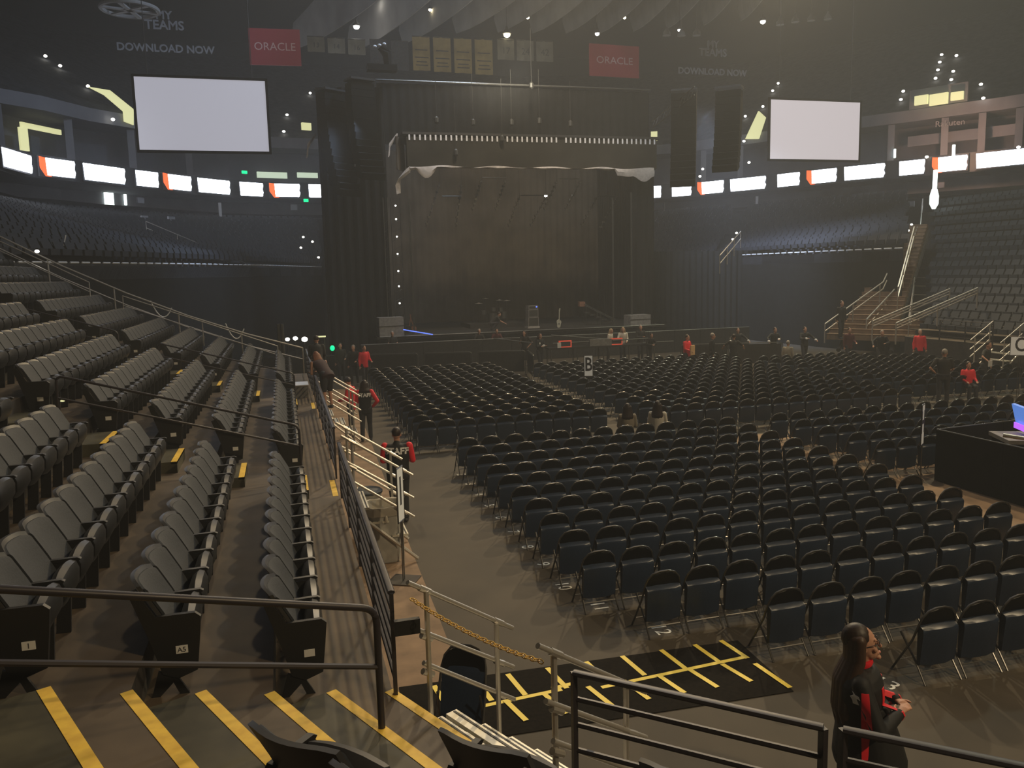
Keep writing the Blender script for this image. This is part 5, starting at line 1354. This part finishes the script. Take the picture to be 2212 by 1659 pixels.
# leaning woman on the walkway
root, jk, HP, U, Rh, hd, wr = person(.98, 21.5, 1.2, -28, 1.70, lean=52, arms=('phone', 'phone'), top='shirt_plum', long=False, sleeveless=True, legs='denim', shorts=True, hair='hair_red', hairlen=.22, voxel=.014, wid=1.15, step=.02,
    label='red-haired woman in sleeveless plum top and shorts leaning over a rail with phone')
b = MB(); b.box(hd[1]+Vector((0, .06, .02)), (.07, .01, .14)); b.obj('phone', 'ink', root)
person(.9, 25.0, 1.2, 0, 1.7, lean=20, voxel=.02, top='shirt_dark', label='dark figure behind the leaning woman on the walkway', arms=('fwd', 'fwd'))
# left group
for (x, y, f, tp, lab) in ((2.3, 36.4, 180, 'shirt_dark', 'person in dark shirt with green glow at the left stage corner'), (2.75, 35.0, 200, 'shirt_dark', 'grey-haired man in dark shirt in the left corner group'), (3.15, 34.6, 160, 'jacket_red', 'person in red vest in the left corner group')):
    person(x, y, 0, f, 1.72, top=tp, arms=('fwd', 'down'), voxel=.026, hair='hair_grey' if 'grey' in lab else 'hair_dark', label=lab)
b = MB(); b.ell((0, 0, 0), (.10, .10, .12), n=10, m=6); tag(b.obj('green_light', 'exit_green', None, aty(718, 752, 36)), 'round green light by the left stage corner', 'light')
# guards behind the barriers
P_ = [(5.3, 42.0, 180, 'shirt_dark', 'hair_grey', ('fwd', 'fwd'), 0, 'bald man with beard behind the left end of the pit barrier'),
      (9.7, 41.5, 180, 'shirt_dark', 'hair_grey', ('rest', 'rest'), 16, 'guard with folded bare arms on the barrier, left of the pair'),
      (10.65, 41.5, 185, 'shirt_maroon', 'hair_dark', ('rest', 'rest'), 20, 'guard crouched lower on folded arms, right of the pair'),
      (11.3, 38.4, 215, 'shirt_dark', 'hair_dark', ('hips', 'phone'), 6, 'guard with raised bare arm left of the black-haired guard'),
      (11.4, 36.3, 160, 'jacket_black', 'hair_dark', ('crossed', 'crossed'), 0, 'black-haired guard with white striped crossed sleeves')]
for (x, y, f, tp, hr, am, ln, lab) in P_:
    root, jk, HP, U, Rh, hd, wr = person(x, y, 0, f, 1.76, top=tp, arms=am, lean=ln, hair=hr, long=('striped' in lab), voxel=.022, label=lab, hairlen=.12 if 'black-haired' in lab else 0)
    if 'striped' in lab:
        b = MB()
        for q in wr: limb(b, [q-Vector((.0, .03, .0)), q+Vector((0, .02, 0))], [.052, .052])
        bake(b, .016, 'white', 'cuffs', root)
        patch(jk, [[(.05+.03*j, 0, 1.33-.03*i) for j in range(3)] for i in range(4)], (0, -1, 0), 'white', 'badge')
person(11.0, 43.9, SZ, 100, 1.75, pose='crouch', lean=45, arms=('reach', 'reach'), top='shirt_dark', long=False, voxel=.024, label='stagehand crouching on the stage with bare arms')
# blonde pair and man at the right monitor
person(16.3, 38.0, .0, 200, 1.75, top='shirt_white', arms=('fwd', 'reach'), hair='hair_blonde', hairlen=.15, voxel=.022, lean=8, label='blonde woman in white shirt at the platform, reaching left')
person(15.75, 38.6, 0, 140, 1.68, top='shirt_white', arms=('fwd', 'fwd'), hair='hair_blonde', hairlen=.2, voxel=.024, lean=15, label='second blonde woman bending behind the white shirt woman')
person(17.3, 38.1, 0, 190, 1.80, top='shirt_dark', arms=('down', 'crossed'), hair='hair_grey', voxel=.022, label='bald man in dark shirt right of the blonde pair')
person(16.8, 36.0, 0, 180, 1.62, top='jacket_black', arms=('rest', 'rest'), hair='hair_dark', voxel=.024, lean=24, label='guard with white stripes bending under the bald man')
# people in the right half
root, jk, HP, U, Rh, hd, wr = person(16.65, 31.9, 0, 150, 1.75, top='jacket_red', arms=('crossed', 'fwd'), hair='hair_dark', voxel=.022, label='person in red poncho holding tan papers in the middle block', wid=1.1)
b = MB(); b.box(hd[0]+Vector((.05, .08, -.05)), (.30, .05, .42)); b.obj('papers', 'poncho_tan', root)
person(17.75, 31.7, 0, 120, 1.78, top='jacket_black', hair='hair_grey', voxel=.022, label='bald man in dark jacket right of the red poncho person')
person(18.5, 31.2, 0, fc(18, 31, 0), 1.74, top='shirt_dark', arms=('wide', 'wide'), long=False, voxel=.022, label='dark-shirted man from behind with bare arms spread')
for (x, y, f, tp, hr, lab, am) in ((20.6, 34.4, 190, 'jacket_black', 'hair_dark', 'guard with white cuffs spread on the barrier at centre right', ('wide', 'wide')), (22.2, 33.9, 180, 'jacket_black', 'hair_dark', 'guard with white sleeves leaning on barrier behind grey man', ('rest', 'wide')),
                                   (23.4, 33.2, 185, 'jacket_black', 'hair_dark', 'guard with white patches near the dark curtain post', ('wide', 'rest')), (24.6, 31.6, 190, 'shirt_maroon', 'hair_dark', 'guard in maroon vest with badge before the brown stairs', ('fwd', 'down')),
                                   (24.9, 29.9, 200, 'jacket_black', 'hair_grey', 'guard with pale hands leaning left of the fence corner', ('rest', 'wide')), (26.3, 29.2, 210, 'jacket_red', 'hair_grey', 'grey-haired person in red shirt before the fence corner', ('down', 'down'))):
    root, jk, HP, U, Rh, hd, wr = person(x, y, 0, f, 1.74, top=tp, arms=am, hair=hr, voxel=.026, label=lab, lean=10 if 'lean' in lab else 0)
    if 'white' in lab:
        b = MB()
        for q in wr: limb(b, [q-Vector((0, .04, 0)), q+Vector((0, .02, 0))], [.058, .055])
        bake(b, .02, 'white', 'cuffs', root)
person(21.3, 31.4, 0, fc(21, 31, 20), 1.72, pose='sit', top='shirt_tan', hair='hair_grey', voxel=.024, label='grey-haired man in tan shirt sitting in the far rows')
person(25.9, 33.9, 1.0, 180, 1.85, top='jacket_black', hair='hair_dark', arms=('down', 'down'), voxel=.026, label='tall dark figure standing by the foot of the brown stairs')
root, jk, HP, U, Rh, hd, wr = person(23.9, 23.4, 0, 160, 1.76, top='shirt_dark', arms=('down', 'wide'), long=False, hair='hair_dark', voxel=.02, lean=6, label='man in dark shirt holding out a white paper by the right steps')
b = MB(); b.box(hd[1]+Vector((.10, .08, -.04)), (.26, .02, .20)); b.obj('paper', 'white', root)
person(21.9, 22.1, 0, 200, 1.66, pose='sit', top='jacket_red', arms=('fwd', 'fwd'), hair='hair_dark', voxel=.02, label='person in red top sitting among chairs right of the black-shirted man')
root, jk, HP, U, Rh, hd, wr = person(20.3, 21.45, 0, fc(20.3, 21.4, 5), 1.82, top='shirt_dark', arms=('hips', 'fwd'), long=False, hair='hair_grey', voxel=.016, wid=1.12, label='grey-haired man in black shirt from behind, hand on hip, among chairs')
b = MB(); b.box(U((0, 0, .98)), (.36, .27, .04)); b.obj('belt', 'ink', root)
# two seated women
person(8.15, 18.75, 0, fc(8, 18, -8), 1.66, pose='sit', top='shirt_tan', hair='hair_dark', hairlen=.22, arms=('fwd', 'fwd'), voxel=.016, label='seated woman with brown hair and tan top, left of the pair')
person(8.95, 18.7, 0, fc(9, 18, 4), 1.68, pose='sit', top='shirt_white', hair='hair_dark', hairlen=.26, arms=('fwd', 'fwd'), voxel=.016, label='seated woman with long hair and white top, right of the pair')
